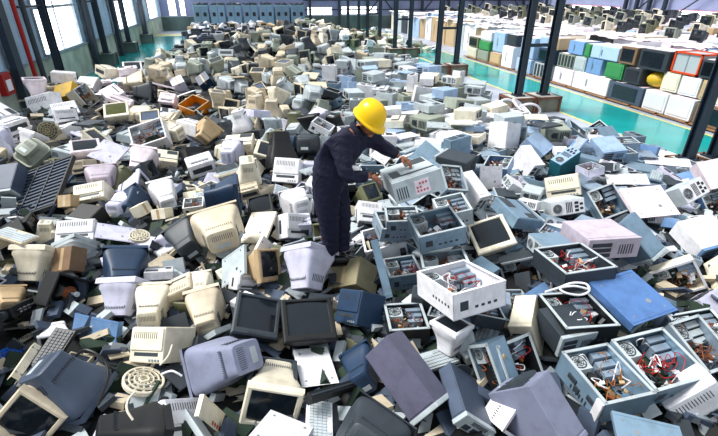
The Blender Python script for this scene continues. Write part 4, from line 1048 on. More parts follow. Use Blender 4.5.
1,16,1.60,7.38,1.46,-4,-1,5,90,0:2:40
0,16,-4.97,8.81,0.91,-179,-10,178,96,3:4:29
4,5,3.14,7.08,1.50,-1,1,-22,107,0:0:38
4,2,-4.73,8.86,1.29,0,1,-44,95,0:4:29
0,2,-0.40,7.64,0.98,168,-75,-25,90,5:0:33
1,11,6.17,6.16,1.12,5,-2,-106,95,0:4:25
4,11,5.56,6.41,1.21,38,-27,51,66,1:5:26
2,10,5.13,6.63,1.48,-4,2,165,95,0:4:26
0,7,0.31,7.82,1.20,22,-86,-78,89,5:4:33
0,2,-2.69,8.41,1.28,9,-42,159,99,4:9:30
1,6,1.98,7.39,1.32,-5,18,33,89,1:4:23
8,16,5.09,6.69,1.18,90,3,-131,93,2:2:24
2,10,3.77,6.81,1.06,3,-3,56,110,0:1:23
4,5,2.65,7.19,1.12,-1,0,-83,111,0:10:23
0,2,-0.20,7.82,0.86,165,1,-66,100,3:0:33
0,16,1.58,7.50,1.04,103,-12,86,89,6:2:40
4,5,3.58,7.25,1.46,3,0,162,108,0:0:26
4,11,6.40,6.30,0.88,-8,20,113,107,1:4:25
4,2,4.97,7.02,1.56,1,-2,-26,91,0:5:38
2,8,3.81,7.05,1.25,86,2,-3,88,2:0:26
1,11,5.67,6.70,1.37,-33,7,-119,98,1:5:26
0,5,0.21,8.05,1.00,163,-27,148,91,3:4:33
1,16,1.21,7.83,1.43,0,25,-25,92,1:5:33
1,5,1.14,7.78,1.23,12,8,131,110,1:1:33
0,5,-2.24,8.67,0.83,96,-3,163,108,6:9:28
7,16,3.34,7.34,1.29,6,0,-140,96,0:5:23
2,11,6.74,6.34,0.84,0,-8,-154,56,0:2:25
5,6,7.61,6.08,0.66,-3,3,54,94,0:0:27
5,2,-2.74,8.85,1.20,-15,-2,86,108,1:10:28
8,8,2.24,7.55,1.22,89,0,-62,104,2:5:40
8,8,4.64,6.96,1.24,90,-1,-51,112,2:4:26
0,16,-2.87,8.84,1.02,21,-58,-59,111,5:4:28
6,2,-1.86,8.84,1.31,177,-15,99,99,3:10:32
7,5,-2.19,8.76,1.19,-14,-7,-99,106,1:8:32
3,1,-3.05,8.91,1.14,0,-1,-148,94,0:5:30
3,3,0.74,8.07,1.10,15,-30,-150,104,1:9:33
2,2,3.88,7.55,1.63,4,-3,-134,95,0:5:23
0,16,-4.50,9.23,0.74,-175,8,66,91,3:0:30
4,5,4.13,7.36,1.24,-2,-2,-32,95,0:8:38
2,16,2.58,7.61,1.09,-2,2,64,105,0:10:23
0,4,0.01,8.15,1.11,-71,-76,103,96,5:4:33
8,11,1.98,8.06,1.33,88,-2,-136,95,2:2:40
0,2,-1.74,8.84,1.14,95,5,-118,111,6:9:32
7,2,2.54,7.88,1.45,-5,1,65,106,0:2:23
4,16,4.28,7.43,1.33,1,0,-115,96,0:4:38
2,16,4.03,7.28,1.01,91,0,-32,95,2:1:23
8,5,4.67,7.61,1.42,91,2,-177,100,2:4:26
0,2,-1.24,8.49,0.81,99,-1,59,92,6:7:32
2,10,3.18,7.79,1.48,-1,1,116,110,0:2:23
4,14,7.09,6.58,0.86,-1,-1,155,103,0:2:25
3,16,-4.51,9.59,1.37,-2,-4,58,114,0:6:36
4,4,-3.07,9.33,1.31,1,-2,-119,101,0:10:30
5,16,-2.95,9.24,1.18,-7,-24,-118,89,1:5:30
2,5,3.29,7.78,1.02,102,3,130,105,2:5:40
0,16,-0.21,8.72,1.15,167,0,79,101,3:1:37
1,14,7.93,6.38,0.68,-2,1,87,101,0:0:27
0,16,-5.28,9.86,1.37,17,-9,75,116,4:4:29
2,10,2.70,8.00,1.05,97,5,-140,99,2:2:23
3,16,-1.16,8.96,1.32,7,-8,145,111,0:11:37
8,5,4.23,7.99,1.51,86,-10,160,98,2:4:24
0,6,-3.27,9.13,0.92,112,-76,-57,110,5:5:30
0,5,0.86,8.49,0.89,-157,-10,-39,104,3:5:33
4,16,-4.63,9.75,1.12,6,-10,79,135,1:4:29
4,6,6.22,7.12,1.05,0,4,-140,88,0:5:26
0,4,-0.51,8.79,0.98,176,8,123,89,3:7:37
4,16,3.72,7.91,1.40,5,1,-86,106,0:0:38
7,5,3.33,8.11,1.65,0,-1,110,106,0:2:23
1,14,6.93,6.91,1.03,0,-6,-22,102,0:1:26
1,0,-0.45,8.61,0.93,1,17,-49,110,1:0:33
2,10,3.92,7.83,1.23,-3,7,-105,94,0:0:38
0,0,-3.86,9.60,0.70,-180,-4,-21,126,3:0:30
0,6,-1.29,8.78,0.85,102,-50,-3,92,5:3:37
0,1,1.04,8.63,1.40,-3,-12,-28,90,4:5:33
6,7,-0.17,8.81,0.93,167,20,112,97,3:0:33
7,6,0.07,8.98,1.47,4,-12,-145,98,1:4:33
0,5,0.14,8.75,1.19,95,-3,-73,95,6:4:33
4,6,6.58,7.23,1.00,2,-2,81,98,0:5:24
8,16,2.69,8.63,1.40,94,6,165,110,2:2:23
8,16,4.63,8.08,1.32,86,-1,168,88,2:5:23
2,12,7.54,6.94,0.63,103,2,120,111,2:2:25
7,16,-4.90,10.28,1.43,-8,27,-28,112,1:0:36
0,1,1.57,8.66,0.97,170,-1,131,105,3:5:33
0,7,0.82,8.85,1.02,178,4,150,100,3:5:33
0,4,-0.65,9.02,1.08,101,-14,30,97,6:7:37
0,5,-0.41,9.29,1.16,36,-73,-114,93,5:7:37
2,16,5.11,7.91,1.25,89,0,-75,91,2:4:26
4,14,7.79,7.06,0.78,-3,0,-16,95,0:0:27
4,11,6.97,7.37,1.01,-3,-29,91,103,1:5:24
8,16,4.36,8.27,1.12,91,-1,163,103,2:0:38
1,14,7.69,6.97,0.53,-2,-25,-46,100,1:2:25
0,4,-5.31,10.33,0.71,175,-2,-67,126,3:4:29
2,2,4.81,8.24,1.51,8,-1,-84,88,0:10:38
0,6,1.41,9.08,1.23,85,-1,115,102,6:5:33
6,5,1.77,8.91,1.31,4,8,49,112,4:5:33
2,10,4.15,8.51,1.60,3,-8,-171,103,0:5:23
0,0,0.07,9.28,0.95,-164,0,84,89,3:4:33
4,11,6.65,7.67,1.07,11,8,148,91,1:2:24
0,0,-0.58,9.43,1.26,93,-3,-53,97,6:1:37
1,4,7.70,7.31,0.75,0,1,-156,103,0:2:25
3,16,-3.88,10.22,1.05,7,-13,-33,117,1:4:30
1,11,5.64,8.02,1.18,7,-5,40,104,0:1:38
5,11,6.66,7.71,0.94,6,6,-117,107,0:5:26
2,16,3.15,8.73,1.35,4,-2,-29,95,0:2:23
8,16,7.01,7.69,0.87,86,-22,-122,106,2:5:26
3,0,-1.68,9.81,1.11,-6,20,-10,137,1:9:32
2,16,3.72,8.67,1.42,-2,-7,110,98,0:5:40
7,8,3.17,8.92,1.47,1,-2,-178,89,0:2:23
0,6,0.54,9.28,0.80,-161,-16,152,93,3:10:33
8,5,4.61,8.80,1.48,88,-4,-166,94,2:2:15
7,5,6.26,8.07,1.11,1,0,-83,107,0:2:26
0,10,0.08,9.74,0.92,114,-36,92,106,6:4:33
2,16,8.43,7.27,0.45,12,-24,34,103,1:2:25
0,0,0.06,9.88,1.13,179,-2,-125,110,3:1:37
0,0,0.40,9.79,1.05,174,-1,168,110,3:2:33
0,10,1.38,9.50,1.08,-173,-16,-173,104,3:5:33
7,5,2.74,9.21,1.31,0,-1,73,96,0:4:23
8,5,4.16,8.79,1.33,84,2,-9,89,2:0:26
2,14,8.08,7.70,0.61,89,2,80,111,2:2:25
4,5,4.18,9.09,1.46,-1,-1,-61,96,0:4:26
8,8,4.07,9.39,1.58,91,1,-159,101,2:2:15
4,5,1.93,9.53,1.16,-2,2,148,97,0:5:33
3,0,-1.83,10.35,1.09,-20,-8,78,127,1:1:32
2,5,2.59,9.38,1.17,3,3,-102,101,0:4:23
0,4,1.02,9.96,1.06,90,1,-156,91,6:5:33
4,10,-0.29,10.21,1.24,20,8,-132,107,1:1:37
0,5,1.86,9.78,0.96,61,-82,169,101,5:5:33
2,10,2.65,9.67,1.41,3,-1,116,103,0:4:23
2,5,3.91,9.42,1.49,0,0,-156,91,0:2:23
2,5,4.89,9.30,1.68,6,-2,141,89,0:5:23
0,5,1.36,10.36,1.46,90,-11,179,104,6:5:33
0,0,0.64,10.32,1.06,-173,-80,98,89,5:2:33
1,4,7.52,8.29,0.80,23,-30,-3,106,1:5:26
0,0,-0.74,10.69,1.53,-10,0,-80,93,4:9:37
0,2,-2.57,11.25,0.94,90,-4,-165,124,6:10:32
3,9,-2.93,11.28,1.34,3,22,-5,120,1:5:39
2,5,2.93,9.82,1.27,89,0,-47,107,2:2:23
2,5,5.15,9.42,1.28,88,3,-126,104,2:2:38
2,10,3.31,9.79,1.25,89,-1,-87,94,2:5:40
2,16,3.83,9.89,1.41,90,-9,177,93,2:2:23
0,5,1.21,10.55,1.18,100,-7,146,108,6:2:33
0,0,-0.03,10.83,1.39,-59,-90,14,88,5:4:33
3,5,-0.86,10.74,1.03,-37,-14,49,88,1:7:37
6,10,1.49,10.24,1.01,-176,-15,-176,107,3:5:33
7,16,-1.88,11.08,1.00,14,-11,95,117,1:6:37
2,5,2.44,10.28,1.10,87,-1,170,103,2:5:33
2,10,4.67,9.84,1.35,91,-2,-144,108,2:4:26
0,2,0.65,10.86,1.47,12,-27,-158,111,g0
0,0,-3.33,11.36,0.93,112,63,-5,112,g5
2,5,5.25,9.97,1.63,-1,0,150,110,g1
0,0,-0.51,10.90,1.09,24,-65,51,106,g0
2,5,2.40,10.60,1.43,3,-6,100,92,g1
0,4,1.08,10.73,0.81,172,-10,10,96,g0
2,16,3.87,10.38,1.60,90,0,54,88,g1
2,16,4.53,10.15,1.48,1,0,-176,103,g1
0,0,-0.88,11.26,1.25,-136,-84,162,103,g0
4,0,1.58,10.94,1.54,9,2,-6,102,g0
2,2,3.73,10.34,1.37,-1,9,71,90,g1
0,0,1.23,10.89,1.32,115,-83,-95,93,g0
1,16,2.15,10.57,1.01,8,-10,-70,91,g6
7,16,5.33,10.02,1.40,-3,2,112,99,g1
3,0,0.41,11.15,1.30,24,6,-124,92,g0
7,4,7.11,9.35,0.83,3,-1,-169,95,g6
4,4,-3.43,11.99,0.92,-17,14,-99,126,g5
0,5,0.75,11.07,1.23,8,-8,-53,109,g0
0,0,0.20,11.31,1.05,-173,-6,-146,96,g0
8,16,4.39,10.53,1.60,89,-2,68,89,g1
4,16,3.89,10.59,1.43,2,0,158,101,g1
0,5,-0.10,11.38,0.80,177,5,155,91,g0
7,16,3.13,10.81,1.44,1,-5,64,94,g1
0,0,1.11,11.20,1.36,-88,-90,118,89,g0
8,2,4.76,10.45,1.61,85,0,-50,95,g1
4,16,3.17,10.80,1.26,0,0,-112,95,g1
2,16,2.84,11.03,1.26,88,-3,150,110,g1
3,9,-3.37,12.33,1.32,-23,-16,126,130,g5
0,9,-5.22,12.95,1.59,1,-4,-155,123,g5
2,5,3.04,11.17,1.74,4,2,-64,97,g1
4,4,-0.62,11.88,1.26,-21,16,-67,92,g0
4,2,-5.36,12.94,1.10,2,10,146,121,g5
1,11,1.93,11.18,1.08,-3,-23,-27,109,g6
2,2,4.44,10.91,1.70,0,0,148,101,g1
7,10,4.21,10.89,1.50,-2,1,30,93,g1
0,0,-1.38,11.77,1.00,-82,-73,159,111,g0
0,5,-0.24,12.10,1.37,-45,-82,-31,91,g0
0,4,-0.23,11.81,0.82,178,6,-100,91,g0
4,0,-0.23,12.08,1.55,5,-24,-116,105,g0
0,4,0.87,11.56,1.07,75,-14,-108,92,g0
8,5,3.41,10.92,1.31,88,4,-45,106,g1
7,8,3.71,11.16,1.53,0,0,-29,106,g1
1,4,2.05,11.46,1.29,13,2,63,93,g6
2,5,3.23,11.37,1.58,0,1,-83,97,g1
8,10,4.95,10.80,1.40,89,4,39,102,g1
2,16,5.30,10.85,1.51,92,7,49,109,g1
4,16,-1.65,12.38,1.18,11,12,-158,118,g5
0,5,1.32,11.99,1.40,29,-77,-112,110,g0
0,5,0.98,11.89,1.15,149,-12,75,108,g0
2,8,2.62,11.36,1.27,85,5,-5,95,g1
3,16,-2.07,12.49,1.08,1,4,90,130,g5
8,2,2.08,11.57,0.96,88,-5,-118,93,g1
0,5,-0.68,12.56,1.36,90,-2,-143,108,g0
4,16,-3.64,13.03,1.17,8,-2,-42,125,g5
0,0,0.74,12.27,1.33,-164,-2,-1,109,g0
1,11,2.11,11.87,1.41,1,0,63,89,g6
4,0,1.55,12.13,1.56,2,-11,68,108,g0
4,8,4.03,11.65,1.65,0,0,113,91,g1
5,4,5.41,11.19,1.34,3,19,155,103,g6
4,9,-2.33,13.03,1.31,-21,-6,-65,140,g5
6,0,0.25,12.44,1.10,-159,23,-71,92,g0
3,16,-3.22,13.12,1.05,4,17,69,111,g5
0,2,0.63,12.25,0.88,177,-14,-20,97,g0
4,9,-1.92,12.92,1.08,20,-15,166,111,g5
0,4,-0.17,12.68,1.14,-170,5,-8,108,g0
0,4,1.60,12.25,1.12,176,10,-86,99,g0
0,4,-0.40,12.77,1.02,89,1,154,112,g0
2,5,4.13,11.78,1.60,0,4,68,110,g1
3,10,1.21,12.49,1.69,-9,-23,134,97,g0
4,8,3.18,12.12,1.72,-3,-4,83,100,g1
3,5,0.52,12.63,1.56,0,-1,104,100,g0
2,14,1.94,12.09,1.19,-8,-20,53,96,g6
0,2,-0.79,12.89,1.21,-2,4,86,92,g0
2,8,2.66,12.28,1.27,91,0,130,101,g1
0,10,1.05,12.57,1.33,62,4,72,100,g0
3,2,1.29,12.59,1.47,7,-8,26,96,g0
2,8,4.84,11.99,1.73,-1,-3,-65,112,g1
2,10,3.07,12.43,1.45,95,11,158,94,g1
7,2,-2.28,13.39,1.04,9,15,51,127,g5
0,0,0.23,13.00,1.61,13,0,-13,100,g0
0,0,-5.28,14.17,1.22,0,0,-47,133,g5
0,5,0.27,13.11,1.07,88,2,130,98,g0
3,16,-5.04,14.41,1.51,0,-8,-172,132,g5
2,16,4.35,12.27,1.67,-4,4,-70,89,g1
0,5,0.75,12.98,0.98,-156,-16,-30,94,g0
0,2,-0.11,13.32,1.55,84,-1,63,93,g0
4,5,-1.57,13.46,0.96,-20,-4,-177,93,g0
2,5,3.27,12.73,1.81,0,0,109,103,g1
0,0,-2.69,14.10,1.46,92,2,-117,106,g0
3,0,-0.70,13.58,1.45,8,-9,-147,94,g0
4,16,-3.51,14.23,1.32,12,-4,-42,138,g5
3,9,-3.86,14.14,1.05,0,0,74,136,g5
8,5,3.98,12.59,1.40,88,4,-118,107,g1
2,16,3.70,12.60,1.47,-1,3,159,111,g1
8,5,4.60,12.40,1.41,95,-1,-88,101,g1
6,2,1.01,13.45,1.52,-179,-7,51,112,g0
4,16,3.63,12.76,1.56,-3,5,-138,109,g1
0,5,1.47,13.20,1.28,-166,0,151,100,g0
3,2,-3.95,14.62,1.58,-11,8,-48,126,g5
2,2,3.73,12.91,1.80,2,1,105,101,g1
0,0,-2.62,14.13,1.34,0,0,134,107,g0
0,10,-1.61,14.24,1.54,177,-89,138,108,g0
2,16,2.31,13.23,1.45,87,0,146,98,g1
0,10,-0.91,14.01,1.78,-10,16,-170,103,g0
0,5,-0.69,14.03,1.26,96,22,142,93,g0
2,5,4.37,12.83,1.71,-1,4,126,104,g1
7,9,-3.43,14.61,1.54,-3,0,104,131,g5
0,0,0.42,13.93,1.69,90,-1,-127,112,g0
0,2,-2.33,14.36,1.15,-172,11,163,96,g0
2,16,2.72,13.15,1.35,-4,1,-26,109,g1
8,14,1.96,13.09,1.14,88,19,-31,106,g6
0,9,-3.62,14.50,0.74,180,-10,-104,114,g5
2,14,5.50,12.56,1.35,14,27,83,92,g6
0,10,1.30,13.97,1.69,100,2,164,91,g0
0,0,-2.07,14.25,0.80,176,-3,126,111,g0
8,5,2.86,13.33,1.65,90,0,62,102,g1
3,0,-1.95,14.41,1.46,9,-11,-97,92,g0
2,5,3.14,13.35,1.57,94,4,104,93,g1
0,5,0.76,13.66,1.26,39,-76,114,111,g0
6,2,-1.61,14.33,1.26,94,4,-114,95,g0
4,2,-3.98,14.92,1.30,-8,5,-147,126,g5
3,5,-2.88,14.72,1.43,-4,20,42,103,g0
6,4,-1.54,14.23,1.12,0,8,119,101,g0
1,11,2.07,13.60,1.46,0,-7,-126,93,g6
0,4,-0.42,14.46,1.47,-69,-85,-12,104,g0
5,4,1.99,13.74,1.52,-9,-13,-114,101,g6
8,10,3.69,13.48,1.69,90,-4,91,95,g1
2,16,2.61,13.58,1.57,6,-2,9,99,g1
0,5,-1.34,14.58,1.34,179,1,-72,99,g0
6,4,0.26,14.24,1.43,64,-87,174,98,g0
0,4,-0.94,14.41,1.08,-113,-78,-27,95,g0
0,4,1.33,14.39,1.79,85,5,173,102,g0
0,5,-1.94,15.03,1.40,94,-3,175,107,g0
0,5,0.75,14.15,1.49,17,3,140,112,g0
0,2,1.69,14.03,1.37,171,1,74,94,g0
0,5,-1.61,14.87,1.36,-165,8,-21,89,g0
4,10,-1.36,14.72,1.32,-6,4,-59,90,g0
0,5,-0.69,14.58,1.31,175,-35,-41,89,g0
2,8,2.82,13.78,1.17,90,0,-149,98,g1
3,9,-4.42,15.37,1.06,2,-2,17,139,g5
0,10,-0.46,14.93,1.50,89,10,-164,99,g0
0,5,-1.86,14.96,1.07,95,29,-126,105,g0
0,0,0.07,14.58,1.58,-14,-7,-135,91,g0
2,5,4.10,13.90,1.84,0,3,26,107,g1
0,5,-2.06,15.27,1.37,177,5,-16,96,g0
0,10,1.70,14.29,1.73,-30,-84,137,106,g0
0,5,2.00,14.32,1.10,-165,4,12,110,g0
0,16,-3.46,15.43,1.46,27,1,12,136,g5
0,0,1.14,14.90,1.69,87,1,148,101,g0
0,10,-2.99,15.59,1.24,177,-6,161,105,g0
0,0,-0.50,15.23,1.49,93,-2,138,102,g0
0,5,2.84,14.40,1.57,86,-8,-124,102,g0
0,0,0.60,15.00,1.54,96,6,118,101,g0
2,5,4.48,13.95,1.65,-3,-2,138,98,g1
0,0,-2.53,15.74,1.34,93,-7,153,100,g0
0,4,-0.28,15.44,1.57,94,-10,-169,101,g0
0,0,1.26,15.03,2.00,-14,14,108,100,g0
0,2,2.53,14.42,1.58,-23,-76,137,93,g0
3,5,-0.61,15.57,1.81,-33,1,-11,110,g0
0,10,-1.05,15.41,1.03,170,17,-86,93,g0
0,10,2.91,14.68,1.81,-1,-2,-126,97,g0
0,10,-3.21,15.80,1.34,94,0,-31,109,g0
0,10,1.94,14.79,1.60,122,-86,2,98,g0
0,2,-1.46,15.52,1.43,117,-85,-83,92,g0
0,4,0.73,15.28,1.73,-147,-87,-57,97,g0
0,2,-2.44,15.99,1.37,87,5,-139,101,g0
3,2,2.74,15.04,1.91,20,2,-164,99,g0
0,2,1.32,15.36,1.59,148,23,109,112,g0
2,10,4.51,14.40,1.48,7,-2,169,101,g1
2,8,5.52,14.17,1.46,0,0,138,112,g1
0,5,-1.07,16.07,1.35,164,-6,119,103,g0
0,5,1.72,15.72,1.83,87,0,144,107,g0
0,4,0.36,15.64,1.64,-2,5,149,105,g0
0,0,0.52,15.98,1.79,44,-88,-144,90,g0
0,10,2.09,15.28,1.25,178,-24,121,91,g0
0,5,-2.53,16.20,1.13,-164,21,120,106,g0
4,5,3.11,15.18,1.78,-15,14,-174,107,g0
0,0,-3.05,16.29,1.30,134,-66,-83,98,g0
2,16,4.34,14.68,1.25,-4,0,54,96,g1
0,4,2.05,15.70,1.76,-179,-17,2,109,g0
3,4,-0.40,16.19,1.90,17,-9,-63,95,g0
0,10,0.94,15.99,1.72,175,-2,-85,100,g0
4,2,-1.81,16.53,1.69,-9,2,73,103,g0
3,5,3.29,15.27,1.71,2,-15,-12,94,g0
0,10,-2.27,16.38,1.46,80,4,-16,99,g0
0,5,2.67,15.65,1.80,87,4,92,103,g0
3,10,-0.44,16.24,1.65,2,22,157,104,g0
0,4,1.35,16.09,2.22,8,7,74,99,g0
8,10,4.74,15.23,1.54,90,5,153,111,g1
0,4,0.61,15.89,1.48,-163,-76,-173,108,g0
0,0,3.61,15.43,1.56,122,-85,-162,103,g0
0,0,2.84,15.49,1.72,132,-53,-76,89,g0
3,5,4.13,15.23,1.69,8,-5,-102,103,g0
0,2,-1.77,16.66,1.25,-178,-4,22,96,g0
0,5,2.45,15.82,1.44,-74,-82,8,109,g0
2,16,5.28,15.04,1.30,90,-1,-130,89,g1
3,5,0.80,16.39,1.98,12,-2,-23,98,g0
0,4,-0.09,16.65,1.71,180,0,-122,99,g0
0,5,1.44,16.18,1.93,31,-73,52,110,g0
0,5,2.22,16.01,1.34,178,9,40,88,g0
0,5,-2.83,17.28,1.39,42,-86,145,99,g0
0,2,0.12,16.57,1.62,74,26,-60,101,g0
2,2,4.91,15.58,1.33,90,0,-176,105,g1
0,10,-1.43,17.05,1.62,90,0,34,92,g0
6,4,2.79,16.24,1.62,146,-5,64,106,g0
0,0,2.36,16.55,1.84,178,6,120,89,g0
3,0,-2.14,17.39,1.48,-28,-9,-153,89,g0
0,5,2.04,16.74,1.71,168,-10,67,92,g0
6,5,-1.04,17.26,1.48,-178,-18,-93,94,g0
0,0,1.75,16.79,1.94,64,-75,96,100,g0
0,10,0.56,16.99,1.86,8,-17,-69,108,g0
0,4,2.88,16.55,1.60,-174,2,52,95,g0
0,5,0.16,17.27,1.83,77,-81,95,89,g0
0,4,-0.07,17.15,1.34,-174,5,50,88,g0
0,5,-1.66,17.48,1.66,80,-4,47,106,g0
0,5,0.88,17.29,2.02,92,2,-106,89,g0
0,10,-2.28,17.85,1.42,-77,-85,-78,96,g0
0,4,1.50,17.06,2.08,137,-70,-48,103,g0
0,2,2.65,16.90,1.76,-174,-3,121,107,g0
4,10,0.61,17.42,1.83,-5,-4,165,94,g0
0,0,-3.05,18.02,1.27,164,27,51,98,g0
3,10,-1.38,17.89,1.86,-2,6,-96,110,g0
4,4,-2.45,18.12,1.62,-1,3,-107,105,g0
0,4,-0.74,17.57,1.72,94,-11,-27,110,g0
3,0,0.82,17.61,2.14,0,0,-6,104,g0
0,10,0.35,17.73,2.21,0,0,-25,92,g0
0,0,-0.02,17.80,2.11,-7,6,13,109,g0
0,5,0.32,17.58,1.43,-179,2,-50,105,g0
0,0,1.96,17.22,2.06,66,-75,44,108,g0
0,4,1.59,17.69,2.41,23,15,-94,93,g0
2,16,5.90,16.09,1.14,92,-7,-3,91,g1
0,0,1.27,17.68,2.14,-128,-67,-120,102,g0
0,0,-0.83,18.28,1.69,92,0,132,96,g0
0,5,3.39,17.29,1.66,90,2,174,101,g0
0,10,-2.88,18.54,1.32,105,-87,-143,100,g0
0,2,-2.11,18.61,1.72,78,-1,-124,105,g0
0,4,2.16,17.87,2.17,23,1,-69,97,g0
0,4,-0.71,18.39,1.86,-8,18,-127,89,g0
0,5,-0.97,18.64,2.07,8,7,173,90,g0
0,4,0.06,18.38,2.04,32,-67,-3,94,g0
0,5,3.30,17.94,2.23,-6,-1,-91,99,g0
0,4,3.54,17.75,1.54,-162,5,-95,89,g0
0,5,2.03,18.27,1.90,169,-19,5,90,g0
0,10,-0.13,18.55,1.88,-109,-85,-139,94,g0
0,10,0.62,18.63,1.97,-140,-62,120,98,g0
0,4,-2.43,19.19,1.66,-2,0,9,111,g2
6,0,2.55,18.38,2.01,87,-3,-123,89,g0
0,4,1.47,18.69,2.12,161,-13,-75,101,g0
0,0,0.05,19.11,1.98,90,5,-127,89,g0
0,10,0.54,18.85,1.96,8,-1,-168,106,g0
0,0,2.66,18.67,1.84,164,-5,64,94,g0
0,4,3.14,18.66,1.81,-173,24,-31,96,g0
0,5,-0.37,19.36,1.76,-2,9,37,93,g0
0,4,3.94,18.16,1.28,45,-86,-46,99,g0
0,4,-1.36,19.50,1.60,89,0,11,109,g2
2,16,5.67,18.02,1.04,89,-2,16,109,g1
2,5,6.24,18.07,0.94,88,0,-107,111,g1
8,8,4.46,18.71,1.28,91,-2,-111,105,g1
0,0,2.83,19.51,2.04,73,17,79,91,g0
0,2,1.79,19.73,2.05,96,7,-52,109,g0
2,10,5.31,18.78,1.24,91,-1,166,104,g1
0,0,-0.24,20.35,1.47,-166,15,-92,98,g0
0,4,-1.94,20.41,1.46,90,1,14,110,g2
0,5,-2.72,20.61,1.36,89,1,-3,102,g2
4,16,6.31,18.56,1.18,4,-7,-92,108,g1
6,5,0.22,20.52,1.85,180,-1,100,93,g0
4,8,6.11,18.65,1.08,2,1,-129,99,g1
2,10,6.52,18.83,0.79,90,-1,174,106,g1
0,5,2.46,20.31,1.90,-167,-76,172,105,g0
0,0,-0.82,20.95,1.67,93,-17,17,111,g0
0,2,3.32,20.35,1.64,-179,3,-173,110,g0
0,4,0.95,21.25,1.84,-130,4,23,96,g0
3,2,-2.55,25.58,1.37,39,11,168,91,g2
3,13,-2.39,25.96,1.36,-28,18,146,106,g2
3,10,5.60,28.09,0.74,-13,-19,47,119,g4
3,16,5.80,28.30,1.14,-1,0,100,132,g4
3,2,6.70,27.95,0.44,-22,3,167,131,g4
3,16,8.47,28.31,0.41,-6,7,45,125,g4
3,2,11.13,28.28,0.33,-19,1,92,133,g4
3,16,11.85,28.39,0.37,-16,-17,-84,132,g4
3,7,10.61,28.75,0.49,1,-1,70,133,g4
3,10,8.40,29.23,0.43,-18,-6,149,121,g4
3,16,4.55,31.71,1.30,16,0,-157,133,g4
3,10,11.51,29.70,0.35,2,-4,81,119,g4
3,4,-3.94,33.98,0.98,-3,-9,-76,124,g3
3,16,8.37,31.53,0.45,14,14,13,140,g4
3,16,-2.88,36.34,1.11,19,-4,160,119,g3
3,2,5.54,34.72,1.36,-3,-1,150,112,g4
3,16,11.41,33.15,0.48,1,12,158,117,g4
3,2,9.22,34.21,0.53,3,1,28,120,g4
3,2,7.13,35.19,0.85,30,38,-4,126,g4
3,16,-3.43,38.02,1.05,5,0,113,137,g3
3,10,4.85,36.32,1.38,-4,-15,-107,136,g4
3,10,5.33,36.20,1.33,-10,-8,-24,111,g4
3,16,-3.51,38.70,1.13,5,2,-85,111,g3
3,2,10.79,34.98,0.53,2,-6,81,116,g4
3,15,-3.92,38.72,0.94,0,-9,139,134,g3
3,2,11.00,35.66,0.51,10,9,-41,126,g4
3,11,-2.80,39.43,1.13,-4,2,-85,111,g3
3,2,10.47,36.08,0.51,-1,6,-157,137,g4
3,16,0.05,39.15,1.08,-26,7,62,133,g3
3,16,-0.71,39.71,1.11,4,-2,-58,131,g3
3,10,4.95,38.75,1.33,-3,5,178,121,g4
3,15,1.45,39.89,1.15,0,0,24,131,g3
3,10,7.42,38.94,0.85,6,14,-102,134,g4
3,16,-0.64,41.16,1.08,18,8,59,134,g3
3,7,4.73,40.07,1.15,4,-6,49,119,g4
3,16,0.67,41.04,1.04,-38,-37,161,128,g3
3,11,-1.92,41.94,0.96,0,0,-60,125,g3
3,10,5.19,40.90,1.37,-2,-3,90,114,g4
3,10,10.96,39.43,0.53,6,-2,-111,113,g4
3,16,4.96,41.48,1.22,2,4,-15,126,g4
3,7,4.73,41.98,1.05,-4,-18,-78,118,g4
3,7,9.31,41.18,0.49,10,-11,49,114,g4
3,7,10.84,40.88,0.40,6,8,-6,132,g4
"""
